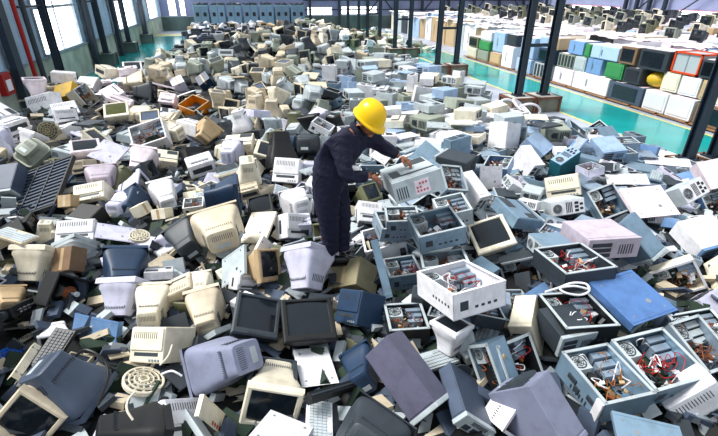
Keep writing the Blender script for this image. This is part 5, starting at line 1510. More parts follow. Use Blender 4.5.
FAR = """
0,0,-0.26,21.59,1.50,-176,1,110,95
0,13,-2.70,22.45,1.15,-179,0,11,96
0,4,-1.53,22.07,1.47,90,0,-21,105
0,0,0.87,21.89,1.83,100,14,60,98
0,13,-2.06,22.43,1.38,89,2,-1,101
0,5,-0.45,23.90,1.44,-104,-28,32,97
0,13,-2.02,24.04,1.32,90,0,-6,97
0,6,-2.44,24.22,1.31,89,-5,6,104
0,13,-1.63,24.25,1.34,92,1,-8,101
0,4,-1.87,24.79,1.30,95,-2,-1,109
0,4,-0.63,25.98,1.37,92,0,-11,97
0,5,-1.63,26.52,1.26,94,0,-6,100
0,6,-0.98,26.43,1.30,91,3,-8,107
0,13,-2.89,27.08,1.25,88,0,-3,89
0,13,-2.53,27.13,1.26,90,5,13,101
0,6,-2.16,27.17,1.25,89,0,-6,94
0,6,-1.42,27.59,1.32,88,0,-13,94
0,4,-2.12,27.81,1.30,94,2,-9,94
0,2,-0.54,27.44,1.28,92,1,-15,112
0,4,-2.70,27.99,1.26,91,3,-4,108
0,5,-2.12,28.49,1.48,3,-2,8,102
0,4,-1.56,28.21,1.30,91,1,7,94
0,4,-1.81,29.11,1.08,179,4,18,101
0,4,-1.18,28.80,1.20,91,0,17,110
0,13,-2.53,29.33,1.32,86,-3,8,93
0,13,-0.75,29.23,1.24,91,0,-12,95
0,13,-2.37,29.98,1.07,-180,0,1,100
0,4,-1.35,29.56,1.25,89,2,17,102
0,13,-2.93,30.02,1.26,89,-2,-16,109
0,6,-1.00,29.87,1.26,87,0,6,101
0,7,6.49,27.89,0.67,100,-6,33,119
0,6,-0.36,29.88,1.24,91,2,18,91
0,5,-1.42,30.27,1.30,91,0,16,98
0,4,0.63,29.90,1.25,89,1,-1,97
0,4,-0.68,30.25,1.25,90,1,-8,107
0,16,7.13,28.22,0.69,72,-4,-79,117
0,10,6.17,28.50,0.87,90,1,-39,116
0,10,5.59,28.61,0.67,71,-10,-69,117
0,2,6.22,28.52,0.34,99,-4,-101,119
0,10,7.45,28.51,-0.15,-179,1,21,138
0,10,8.04,28.77,0.29,159,-74,136,113
0,5,-0.87,31.04,1.24,91,0,6,100
0,2,10.37,27.78,0.15,87,-9,1,115
0,5,-2.25,31.49,1.24,90,4,5,95
0,7,9.68,28.29,0.11,106,-14,75,113
0,16,7.28,29.21,0.48,88,4,-152,121
0,2,6.47,29.32,0.86,-121,-71,-133,119
0,7,7.04,29.17,0.79,82,-20,-33,133
0,4,-0.00,31.46,1.06,180,1,5,108
0,2,5.35,30.17,1.01,-177,-1,-160,112
0,13,-1.10,31.65,1.29,94,0,15,89
0,2,6.50,29.94,1.01,80,-14,85,111
0,6,0.44,31.33,1.24,90,0,3,95
0,16,4.98,30.27,1.16,94,-3,37,130
0,2,8.68,29.09,-0.13,157,14,-37,126
0,4,0.78,31.74,1.08,-175,-2,4,98
0,5,1.14,31.59,1.25,91,0,7,108
0,16,6.33,30.22,0.92,102,25,29,127
0,16,9.85,29.30,0.38,-3,-6,104,114
0,10,10.99,29.17,0.11,171,3,46,128
0,7,7.12,30.43,0.89,73,-16,79,119
0,16,-3.32,33.69,0.63,-174,22,-159,137
0,10,9.39,30.44,0.12,99,-8,111,120
0,16,-0.23,33.28,1.17,-1,20,60,129
0,2,10.16,30.77,0.34,91,15,166,134
0,11,-3.76,34.20,0.66,-7,14,24,135
0,16,8.76,31.06,0.14,107,24,-94,137
0,7,9.59,31.14,0.33,87,0,29,128
0,2,4.80,33.22,1.04,18,-75,-138,132
0,7,6.36,32.70,0.89,99,2,-21,129
0,16,4.65,33.62,1.26,43,12,-3,112
0,7,8.81,32.58,0.36,-97,-69,137,138
0,16,-0.06,35.08,0.89,-19,-89,81,137
0,16,11.29,32.20,0.19,83,20,-3,113
0,16,9.72,33.19,0.29,88,20,177,121
0,16,-2.32,36.28,1.07,16,-36,100,122
0,16,11.78,32.92,0.11,103,4,172,133
0,16,5.73,34.61,0.89,159,-64,-165,122
0,2,10.18,33.22,0.21,88,2,27,133
0,2,10.61,33.58,0.18,115,27,21,122
0,7,7.87,34.96,0.54,100,0,101,123
0,2,6.17,35.60,1.07,94,-6,23,124
0,15,-2.22,37.80,0.88,-34,-63,56,115
0,15,1.79,37.55,0.95,89,-84,-127,138
0,16,-0.30,37.93,0.93,-50,-54,72,129
0,10,4.49,36.80,1.08,80,-12,-1,139
0,15,-0.90,38.09,0.98,93,2,-18,131
0,10,11.45,35.32,0.22,76,0,169,130
0,2,7.71,36.90,0.63,84,-5,139,121
0,10,8.97,36.17,0.49,-5,7,-92,126
0,15,-3.71,39.81,1.05,4,1,170,134
0,16,11.76,35.96,0.14,96,26,-142,114
0,16,-1.81,39.77,0.60,-180,33,13,139
0,7,7.01,37.75,0.75,89,-1,94,118
0,2,8.84,37.04,-0.01,-174,7,-95,133
0,16,-4.07,40.47,0.84,-94,-56,118,125
0,11,-3.33,40.42,1.05,10,-5,6,111
0,4,-3.35,41.10,0.95,76,8,134,121
0,16,0.52,39.98,0.55,174,-13,145,137
0,7,10.45,37.28,0.04,-175,-6,-171,139
0,16,-2.85,40.97,0.71,-149,-1,-57,126
0,2,5.97,39.27,1.02,91,0,-175,122
0,4,-1.61,40.82,0.92,75,5,-90,135
0,16,8.97,38.27,0.21,105,-71,-96,124
0,10,9.57,38.35,0.23,87,7,-122,133
0,16,-0.92,41.46,1.00,84,2,80,113
0,2,6.30,39.97,1.09,30,-59,-128,126
0,16,-2.55,41.68,0.75,8,-80,126,125
0,7,9.04,39.05,0.24,95,35,137,132
0,10,5.78,40.18,1.15,71,-8,107,117
0,16,1.08,41.48,0.90,102,4,-92,130
0,15,2.95,41.50,1.13,-12,15,-91,113
0,2,10.40,39.60,0.07,-115,-67,35,114
0,16,11.65,39.39,0.28,90,15,-101,130
0,2,10.49,39.67,0.16,97,25,17,131
0,2,7.12,41.22,0.60,157,-80,-122,140
0,2,4.88,42.88,1.10,79,-1,67,122
0,16,11.33,41.98,0.05,-178,-8,18,121
0,10,11.53,42.17,0.26,96,-14,-2,129
"""
def mat4(e, t, s=1):
    M = Euler(tuple(math.radians(v) for v in e), 'XYZ').to_matrix().to_4x4() @ Matrix.Scale(s, 4); M.translation = Vector(t); return M
for kind, col, dims, e, t, label, opt in HEROES:
    o = MK[kind](*dims, col, **opt)
    o.matrix_world = mat4(e, t); tag(o, label, CAT[kind])
PROTO = {}
DIM = dict(crt=(.40,.37,.40), case_open=(.40,.42,.18), case_closed=(.42,.44,.19), printer=(.42,.32,.22), panel=(.42,.40,.03), keyboard=(.46,.17,.035), tube=(.38,.34,.22), desktop=(.42,.38,.13), case_ports=(.42,.18,.36))
WORD = dict(cream='cream', white='white', lilac='pale lilac', lgrey='light grey', dgrey='dark grey', black='black', slate='slate', beige='beige', tan='tan', olive='olive',
            sage='sage grey', dblue='dark blue', skyblue='sky blue', sblue='blue grey', steel='steel grey', paleblue='pale blue', pinkwhite='pinkish white')
NOUN = dict(crt='monitor', case_open='open computer case', case_closed='closed computer case', printer='printer housing', panel='cover plate', keyboard='keyboard', tube='bare picture tube', desktop='flat desktop case', case_ports='rear-ported computer case')
for fid_, row in enumerate(FILL.strip().split('\n')):
    f = row.split(','); kind = KINDS[int(f[0])]; col = COLS[int(f[1])]; v = [float(q) for q in f[2:9]]
    key = (kind, col)
    if key not in PROTO:
        PROTO[key] = o = MK[kind](*DIM[kind], col)
    else: o = dup(PROTO[key])
    o.matrix_world = mat4(v[3:6], v[0:3], v[6]/100)
    tail = f[9]
    if tail[0] == 'g':
        g = GROUPS[int(tail[1:])]; lab = '%s %s %s' % (WORD[col], NOUN[kind], g); tag(o, lab, CAT[kind], lab.replace(NOUN[kind], NOUN[kind]+'s'))
    else:
        p, rl, lm = tail.split(':'); ex = f[10] if len(f) > 10 else ''
        lab = ' '.join(x for x in (ex, WORD[col], NOUN[kind], POST[int(p)], RELS[int(rl)], LANDS[int(lm)]) if x)
        tag(o, lab, CAT[kind], 'loose scrap on the heap')
# far copies past the countable ones: one mass per kind
def lowbox(bm, M, w, h, d, taper, mi):
    vs = [bm.verts.new(M @ Vector((sx*w/2*k, sy*h/2*k, z))) for z, k in ((0, 1), (-d*.3, .97 if taper else 1), (-d, taper or 1)) for sx, sy in ((-1,-1),(1,-1),(1,1),(-1,1))]
    fs = [bm.faces.new((vs[0],vs[1],vs[2],vs[3])), bm.faces.new((vs[11],vs[10],vs[9],vs[8]))]
    for r0 in (0, 4):
        for i in range(4): fs.append(bm.faces.new((vs[r0+i], vs[r0+(i+1)%4], vs[r0+4+(i+1)%4], vs[r0+4+i])))
    for f_ in fs: f_.material_index = mi
    # dark screen / opening inset
    a = .38; q = [bm.verts.new(M @ Vector((sx*w*a, sy*h*a, .004))) for sx, sy in ((-1,-1),(1,-1),(1,1),(-1,1))]
    f_ = bm.faces.new(q); f_.material_index = 0 if taper else mi
bmS = B(); names = ['screen'] + COLS
for row in FAR.strip().split('\n'):
    f = row.split(',')
    if len(f) < 9: continue
    kind = KINDS[int(f[0])]; v = [float(q) for q in f[2:9]]; M = mat4(v[3:6], v[0:3], v[6]/100)
    w, h, d = DIM[kind]; lowbox(bmS, M, w, h, d, .6 if kind == 'crt' else 0, int(f[1])+1)
o = mesh('distant_scrap_heap', bmS, [mat(c) for c in names])
tag(o, 'uncountable jumble of monitors and housings far back on the heaps', 'scrap heap', kind='stuff')

# ------------------------------------------------------------------ heap body underneath: fine scrap nobody could count
def heap(x, y):
    z = 1.15
    if x > 5: z -= .28*(x-5)
    if x < -6: z -= .25*(-6-x)
    if y > 7: z += .9*math.exp(-((x-1.5)/3)**2 - ((y-19)/5)**2)
    if 3 < x < 8 and 6 < y < 14: z += .15
    return max(z, .15)
def covered(x, y):
    if y < 14 and (-6.0 if y < 9.5 else -5.5) < x < 8.2-max(0, y-8)*.5 and not (y > 12.8 and x > 5.9): return True
    if 14 <= y < 19 and (-5.5 < x < -3.4 and y < 15.6 or -3.1 < x < 6.3): return True
    if 19 <= y < 32 and -2.8 < x < 4.3: return True
    if 33.4 < y < 41.6 and -3.6 < x < 4.2: return True
    if 28.5 < y < 42.5 and 4.8 < x < 11.6: return True
    return False
bm = B(); st = .22; G = {}
rn = random.Random(3)
def gz(i, j):
    x = -7+i*st; y = -.6+j*st
    n = sum(covered(x+dx, y+dy) for dx in (-.25, 0, .25) for dy in (-.25, 0, .25))/9
    hh = heap(x, y)
    if y > 15.5 and x > 3.5: hh = min(hh, 1.0)
    if 33 < y < 42 and x < 4.5: hh = .75
    z = (hh-.24+rn.uniform(-.06,.05))*min(1, n*1.2)
    return x+rn.uniform(-.04,.04), y+rn.uniform(-.04,.04), max(z, -.02)
for i in range(int(19.4/st)):
    for j in range(int(43.6/st)):
        G[i, j] = gz(i, j)
V = {}
def gv(k):
    if k not in V: V[k] = bm.verts.new(G[k])
    return V[k]
for i in range(int(19.4/st)-1):
    for j in range(int(43.6/st)-1):
        ks = ((i,j),(i+1,j),(i+1,j+1),(i,j+1))
        if max(G[k][2] for k in ks) > .02: bm.faces.new([gv(k) for k in ks])
# loose chips, plates and boards lying on the mass
for k in range(5200):
    x = rn.uniform(-6.4, 8.2); y = abs(rn.gauss(0, 1))*6+.4
    if not covered(x, y) or y > 30: continue
    hh = heap(x, y)
    if y > 15.5 and x > 3.5: hh = min(hh, 1.0)
    M = Matrix.Translation((x, y, hh-.2+rn.uniform(-.02,.06))) @ Euler((rn.gauss(0,.5), rn.gauss(0,.5), rn.uniform(0,6.3))).to_matrix().to_4x4()
    a, b_, c = rn.uniform(.03,.15), rn.uniform(.02,.10), rn.uniform(.002,.03)
    n0 = len(bm.faces); box(bm, -a, a, -b_, b_, -c, c, M=M); bm.faces.ensure_lookup_table()
    mi = rn.choice((1,1,2,3,4,5,6,1,2))
    for f_ in bm.faces[n0:]: f_.material_index = mi
scrap = mesh('scrap_heap', bm, [mat(c, kind='scrap', rough=.8) for c in ('black','dgrey','slate','lgrey','beige','pcb','grey')])
tag(scrap, 'dark mass of broken plates, boards and scrap filling the heap', 'scrap', kind='stuff')

PROTO_TV = []
for c_, lab_ in (('olive','olive bare television shell on the deep block far right'),('cream','cream bare television shell on the deep block far right'),('dgrey','dark bare television shell on the deep block far right'),('sage','sage grey television shell on the deep block far right')):
    o = MK['crt'](.40,.37,.36, c_); o['label'] = lab_; o.name = 'television_shell'; PROTO_TV.append(o)
SHEET = []
for c_ in ('white','pinkwhite','white'):
    bm = B(); bmesh.ops.create_grid(bm, x_segments=14, y_segments=14, size=.75)
    for v in bm.verts: v.co.z = .03*math.sin(v.co.x*7+len(SHEET))*math.sin(v.co.y*5+1)+.02*math.sin(v.co.x*17+v.co.y*11)
    bmesh.ops.solidify(bm, geom=bm.faces[:], thickness=.02); SHEET.append(mesh('white_sheet', bm, mat(c_, kind='clean'), None, True))
# ------------------------------------------------------------------ the hall
def struct(name, bm, m, label=None, parent=None):
    o = mesh(name, bm, m, parent)
    if parent is None: tag(o, label, None, None, 'structure')
    return o
M_conc = flatmat('concrete', (.70,.73,.80), .45, scale=1.2)
M_cyan = flatmat('cyan_floor_paint', (.03,.63,.63), .2, scale=.8, dirt=.22)
M_yel = flatmat('yellow_line', (.88,.86,.52), .4, scale=4)
M_steel = flatmat('column_steel', PAL['column'], .5, scale=5)
M_wall = flatmat('blue_wall', PAL['wallblue'], .4, scale=.7, dirt=.3)
M_dado = flatmat('grey_green_dado', PAL['dado'], .7, scale=1.1, dirt=.4)
M_dadod = flatmat('dark_dado', PAL['dadodark'], .7, scale=1.1, dirt=.4)
M_bwall = flatmat('lilac_wall', PAL['backwall'], .6, scale=.6, dirt=.15)
M_win = emat('window_daylight', (.93,.96,1.0), 3.5)
M_frame = flatmat('window_frame', (.62,.68,.72), .5)
bm = B(); box(bm, -7.6, 32.2, -6, 48.2, -.2, 0); struct('floor', bm, M_conc, 'pale grey concrete floor of the hall')
def strip(x0, x1, y0, y1, m, z=.004, lab='cyan painted aisle'):
    bm = B(); box(bm, x0, x1, y0, y1, -.001, z); struct('floor', bm, m, lab)
strip(9.98, 12.32, -6, 47.9, M_cyan); strip(4.6, 9.8, 22.2, 28.2, M_cyan); strip(-7.3, -4.2, 18.5, 42.5, M_cyan); strip(-7.35, -4.2, 42.6, 44.5, M_yel)
for x in (9.86, 12.32): strip(x, x+.12, -6, 47.9, M_yel, .005, 'yellow aisle line')
strip(-4.2, -4.08, 18.5, 42.5, M_yel, .005, 'pale aisle line'); strip(-7.0, -6.9, 8, 18.4, M_yel, .005, 'yellow line along the left wall')
# left wall with three tall windows
WX = -7.4; HT = 4.4
wins = [(19.9, 24.5), (31.3, 37.0), (42.2, 46.4)]
bm = B(); box(bm, WX-.25, WX, -6, 48.2, 0, 1.22); struct('wall_left', bm, M_dado, 'grey green lower left wall')
bm = B(); y = -6
for a, b in wins + [(48.2, 48.2)]:
    box(bm, WX-.2, WX-.04, y, a, 1.22, HT); y = b
for i in range(120):
    yy = -6+i*.45
    if not any(a-.1 < yy < b for a, b in wins): box(bm, WX-.05, WX-.02, yy, yy+.12, 1.24, HT)
struct('wall_left', bm, M_wall, 'corrugated blue upper left wall')
bm = B(); box(bm, WX-.3, WX+.06, -6, 48, 1.19, 1.27); struct('trim_1', bm, M_frame, 'ledge on top of the lower left wall')
for i, (a, b) in enumerate(wins):
    bm = B(); 
    for yy in (a, b): box(bm, WX-.18, WX+.02, yy-.06, yy+.06, 1.27, HT)
    box(bm, WX-.18, WX+.1, a, b, 1.25, 1.33)
    n = 3 if i else 2
    for k in range(1, n): q = a+(b-a)*k/n; box(bm, WX-.12, WX-.05, q-.05, q+.05, 1.3, HT)
    for z in (2.9, 4.2): box(bm, WX-.12, WX-.05, a, b, z-.05, z+.05)
    w = struct('window_%d' % (i+1), bm, M_frame, 'tall daylight window in the left wall')
    bm = B(); box(bm, WX-.11, WX-.09, a, b, 1.3, HT); mesh('window_pane', bm, M_win, w)
# back wall
BY = 48.0
bm = B(); box(bm, WX, 32.2, BY, BY+.25, 0, 1.2); struct('wall_back', bm, M_dadod, 'dark lower back wall')
bm = B(); box(bm, WX, 32.2, BY+.05, BY+.2, 1.2, HT); 
struct('wall_back', bm, M_bwall, 'pale lilac upper back wall')
bm = B(); box(bm, WX, 32.2, BY-.05, BY+.25, 1.17, 1.26); struct('trim_2', bm, M_frame, 'pale ledge on the back wall')
k = 4
for (a, b, z0, z1) in ((-6.6, -6.0, 1.3, 6), (-5.6, -5.2, 1.3, 6), (6.2, 8.6, 1.3, 1.95), (9.6, 13.2, 1.35, 2.0)):
    bm = B(); box(bm, a-.06, b+.06, BY-.02, BY+.06, z0-.06, z1+.06); w = struct('window_%d' % k, bm, M_frame, 'window in the back wall'); k += 1
    bm = B(); box(bm, a, b, BY-.04, BY-.02, z0, z1); mesh('window_pane', bm, M_win, w)
# steel framing in front of the back wall: posts, girts, braces
for i, x in enumerate([6.4+2.9*j for j in range(9)]):
    bm = B(); box(bm, x-.11, x+.11, BY-.45, BY-.2, 0, HT, .0)
    o = mesh('wall_post', bm, M_steel); tag(o, 'dark steel post against the back wall, %s from the machine row' % ['first','second','third','fourth','fifth','sixth','seventh','eighth','ninth'][i], 'post', 'steel posts along the back wall')
for z in (1.75, 2.6, 3.6):
    bm = B(); box(bm, 5.8, 31.6, BY-.2, BY-.1, z-.05, z+.05); struct('trim_%d' % (int(z*10)), bm, M_steel, 'dark girt along the back wall')
for i, (x0, x1) in enumerate(((12.2, 15.1), (15.1, 12.2), (18, 20.9), (23.8, 26.7), (29.6, 26.7))):
    bm = B(); cyl(bm, (x0, BY-.3, 1.4), (x1, BY-.3, 4.6), .07, seg=8); struct('trim_%d' % (50+i), bm, M_steel, 'diagonal steel brace at the back wall')
# right wall
RX = 32.0
bm = B(); box(bm, RX, RX+.25, -6, BY, 0, HT); struct('wall_right', bm, M_bwall, 'pale lilac right wall')
for (a, b) in ((36.4, 44.6), (22, 30.3)):
    bm = B(); box(bm, RX-.06, RX, a-.1, b+.1, .75, 2.35); w = struct('window_%d' % k, bm, flatmat('pink_frame', (.85,.5,.6)), 'long window band in the right wall'); k += 1
    bm = B(); box(bm, RX-.08, RX-.06, a, b, .8, 2.28); mesh('window_pane', bm, M_win, w)
for i, y in enumerate((46.6, 35.4, 34.2, 32.9, 31.4, 25.0)):
    bm = B(); box(bm, RX-.5, RX-.25, y-.12, y+.12, 0, HT); o = mesh('wall_post', bm, M_steel); tag(o, 'dark steel post against the right wall, %s from the back corner' % ['first','second','third','fourth','fifth','sixth'][i], 'post', 'steel posts along the right wall')
for i, (y0, y1) in enumerate(((35.4, 31.4), (31.4, 27))):
    bm = B(); cyl(bm, (RX-.35, y0, 1.2), (RX-.35, y1, 4.2), .06, seg=8); struct('trim_%d' % (60+i), bm, M_steel, 'diagonal steel brace at the right wall')
# left wall steelwork
for i, (x, y) in enumerate(((-7.2, 16.9), (-7.2, 25.3), (-7.2, 30.4), (-7.2, 38.6))):
    bm = B(); box(bm, x-.1, x+.1, y-.22, y+.22, 0, HT)
    o = mesh('wall_post', bm, M_steel); tag(o, 'dark flat post on the left wall, %s from the viewer' % ['nearest','second','third','farthest'][i], 'post', 'flat posts on the left wall')
def column(name, x, y, z0, hh, label, group, w=.26):
    r = root(name, label, 'column', group); r.location = (x, y, 0)
    bm = B(); a = w/2
    box(bm, -a, a, -a, -a+.03, z0, hh); box(bm, -a, a, a-.03, a, z0, hh); box(bm, -.015, .015, -a+.02, a-.02, z0, hh)
    mesh('steel_section', bm, M_steel, r)
    bm = B(); box(bm, -a-.07, a+.07, -a-.07, a+.07, z0-.01, z0+.03, .004); 
    for sx in (-1, 1):
        for sy in (-1, 1): cyl(bm, (sx*(a+.03), sy*(a+.03), z0+.03), (sx*(a+.03), sy*(a+.03), z0+.07), .02, seg=6)
    mesh('base_plate', bm, M_steel, r)
    return r
def plinth(x, y, w, h, label, dark=False):
    r = root('column_plinth', label, 'plinth', 'plinths under the columns'); r.location = (x, y, 0); a = w/2
    bm = B(); box(bm, -a+.03, a-.03, -a+.03, a-.03, 0, h-.03); mesh('body', bm, M_dadod if dark else flatmat('plinth_body', (.50,.50,.44), .7), r)
    bm = B()
    for sx in (-1, 1):
        for sy in (-1, 1): box(bm, sx*a-.03, sx*a+.03, sy*a-.03, sy*a+.03, 0, h)
    for s in (-1, 1):
        box(bm, -a, a, s*a-.03, s*a+.03, h-.07, h); box(bm, s*a-.03, s*a+.03, -a, a, h-.07, h)
    mesh('edge_frame', bm, M_dadod if dark else flatmat('plinth_edge', (.50,.33,.24), .6), r)
    bm = B(); box(bm, -a+.03, a-.03, -a+.03, a-.03, h-.03, h-.005); mesh('top', bm, flatmat('plinth_top', (.80,.80,.78), .6), r)
rn2 = random.Random(4)
ordn = ['nearest', 'second', 'third', 'fourth', 'fifth', 'sixth']
for i, y in enumerate((6.72, 13.25, 20.2, 26.8, 33.4, 40.0)):
    for s, x in enumerate((8.55, 9.48)):
        if i == 0: x = (8.40, 9.02)[s]
        w = 'left' if s == 0 else 'right'
        plinth(x, y, .82 if i else .5, .5 if i else .6, 'brown edged box under the %s leg of the %s column pair beside the aisle' % (w, ordn[i]))
        column('steel_column', x, y, .5 if i else .6, 7, 'dark steel column, %s leg of the %s pair beside the aisle' % (w, ordn[i]), 'columns beside the aisle', .2 if i else .17)
    bm = B()
    for z in (2.05, 3.4, 5.2): box(bm, 8.66, 9.36, y-.03, y+.03, z-.05, z+.05)
    if i: 
        o = mesh('cross_tie', bm, M_steel); tag(o, 'steel ties joining the %s column pair beside the aisle' % ordn[i], 'ties', 'ties between column legs')
    else: bm.free()
for i, y in enumerate((19.9, 26.5, 31.9, 37.4)):
    plinth(-7.0, y, .7, .6, 'dark box under the %s column by the left wall' % ordn[i], True)
    column('steel_column', -7.05, y, .6, 6, 'dark steel column by the left wall, %s from the viewer' % ordn[i], 'columns by the left wall', .24)
    bm = B(); cyl(bm, (-7.0, y+.12, 2.9), (-7.2, y+1.3, 4.2), .045, seg=8); 
    cyl(bm, (-7.05, y-.12, 3.0), (-7.25, y-1.5, 3.0), .04, seg=8)
    o = mesh('bracket', bm, M_steel); tag(o, 'steel bracket tying the %s left column to the wall' % ordn[i], 'bracket', 'brackets on the left columns')
bm = B(); cyl(bm, (-7.15, 17.9, 0), (-7.15, 17.9, HT), .07, seg=12); cyl(bm, (-7.15, 17.9, .35), (-7.3, 17.9, .35), .07, seg=10)
o = mesh('red_pipe', bm, mat('red', kind='clean')); tag(o, 'red vertical fire pipe on the left wall', 'pipe')
bm = B(); cyl(bm, (-7.2, 18.7, .0), (-7.2, 18.7, HT), .09, seg=12); o = mesh('down_pipe', bm, mat('dgrey', kind='clean')); tag(o, 'dark pipe right of the red pipe on the left wall', 'pipe')
r = root('fire_hose_box', 'small red box with a white plate low on the left wall', 'fire box'); r.location = (-7.31, 16.1, .95)
bm = B(); box(bm, -.1, .1, -.28, .28, -.32, .32, .02); mesh('body', bm, mat('red', kind='clean'), r)
bm = B(); box(bm, .1, .112, -.16, .16, -.2, .12); mesh('plate', bm, mat('white', kind='clean'), r)

# ------------------------------------------------------------------ stored appliances across the aisle; front looks to -x
def appliance(kind, yc, z0, x0, wy, hz, dx, col, label, group=None, cat=None, trim=None):
    names = dict(fridge='refrigerator', tv='television', cabinet='cabinet', washer='washing_machine', crate='crate', sack='filled_sack', box='appliance_housing')
    r = root(names[kind], label, cat or names[kind].replace('_', ' '), group); r.location = (x0, yc, z0); a = wy/2; m = mat(col, kind='clean')
    bm = B()
    if kind == 'crate':
        t = .05; mt = mat(trim or 'redorange', kind='clean')
        for sy in (-1, 1):
            for zz in (0, 1): box(bm, 0, dx, sy*a-(t if sy > 0 else 0), sy*a+(t if sy < 0 else 0), zz*(hz-t), zz*(hz-t)+t)
            for xx in (0, dx-t): box(bm, xx, xx+t, sy*a-(t if sy > 0 else 0), sy*a+(t if sy < 0 else 0), 0, hz)
        for xx in (0, dx-t):
            for zz in (0, hz-t): box(bm, xx, xx+t, -a, a, zz, zz+t)
        mesh('frame', bm, mt, r)
        bm = B(); box(bm, .04, dx-.04, -a+.03, a-.03, .03, hz-.03); mesh('glass_panel', bm, m, r)
        bm = B(); box(bm, .03, .045, -a*.05, a*.02, .04, hz-.04); mesh('door_stile', bm, mat('grey', kind='clean'), r)
    elif kind == 'sack':
        bm2 = B(); bmesh.ops.create_icosphere(bm2, subdivisions=3, radius=1)
        rr = random.Random(int(yc*100))
        for v in bm2.verts:
            n_ = .12*math.sin(v.co.x*7+v.co.y*5)+.08*math.sin(v.co.z*11+v.co.y*9)
            v.co = Vector((dx/2+v.co.x*dx/2*(1+n_*.4), v.co.y*a*(1+n_*.3), hz/2+v.co.z*hz/2*(1+n_*.2)))
        bm.free(); mesh('sack_body', bm2, m, r, True)
        bm = B(); ring(bm, (dx/2, 0, hz*.97), .08, .02, 12, 5); mesh('tied_neck', bm, m, r, True)
    else:
        box(bm, .02, dx, -a, a, .0, hz, .012); mesh('body', bm, m, r)
        bm = B()
        if kind == 'fridge':
            box(bm, 0, .03, -a+.01, a*.28, .02, hz-.02, .01); box(bm, 0, .03, a*.31, a-.01, .02, hz-.02, .01); mesh('door', bm, m, r)
            bm = B(); box(bm, -.025, .005, a*.15, a*.21, hz*.3, hz*.7, .004); mesh('door_handle', bm, mat('grey', kind='clean'), r)
        elif kind == 'washer':
            box(bm, 0, .03, -a+.01, a-.01, .02, hz-.02, .01); mesh('front_panel', bm, m, r)
            bm = B(); cyl(bm, (-.02, 0, hz*.45), (.02, 0, hz*.45), min(a, hz)*.42, seg=20); mesh('door', bm, mat('dgrey', kind='clean'), r)
        elif kind == 'tv':
            box(bm, 0, .03, -a+.01, a-.01, .01, hz-.01, .01); mesh('bezel', bm, m, r)
            bm = B(); box(bm, -.006, .01, -a*.7, a*.8, hz*.14, hz*.88, .004); mesh('screen', bm, screenmat('screen'), r)
        elif kind == 'cabinet':
            for i in range(5): box(bm, -.002, .03, -a+.02+i*2*a/5, -a+.02+i*2*a/5+a*.22, .05, hz-.05, .004)
            mesh('front_slats', bm, mat(trim or 'dgrey', kind='clean'), r)
        else:
            box(bm, .0, .03, -a*.85, a*.85, hz*.12, hz*.88, .008); mesh('front_panel', bm, m, r)
        bm = B(); box(bm, .1, dx-.08, -a*.85, a*.85, hz-.002, hz+.012, .004); mesh('top_cover', bm, mat(trim if trim and kind == 'box' else 'pinkwhite', kind='clean'), r)
    return r
FX = 12.75
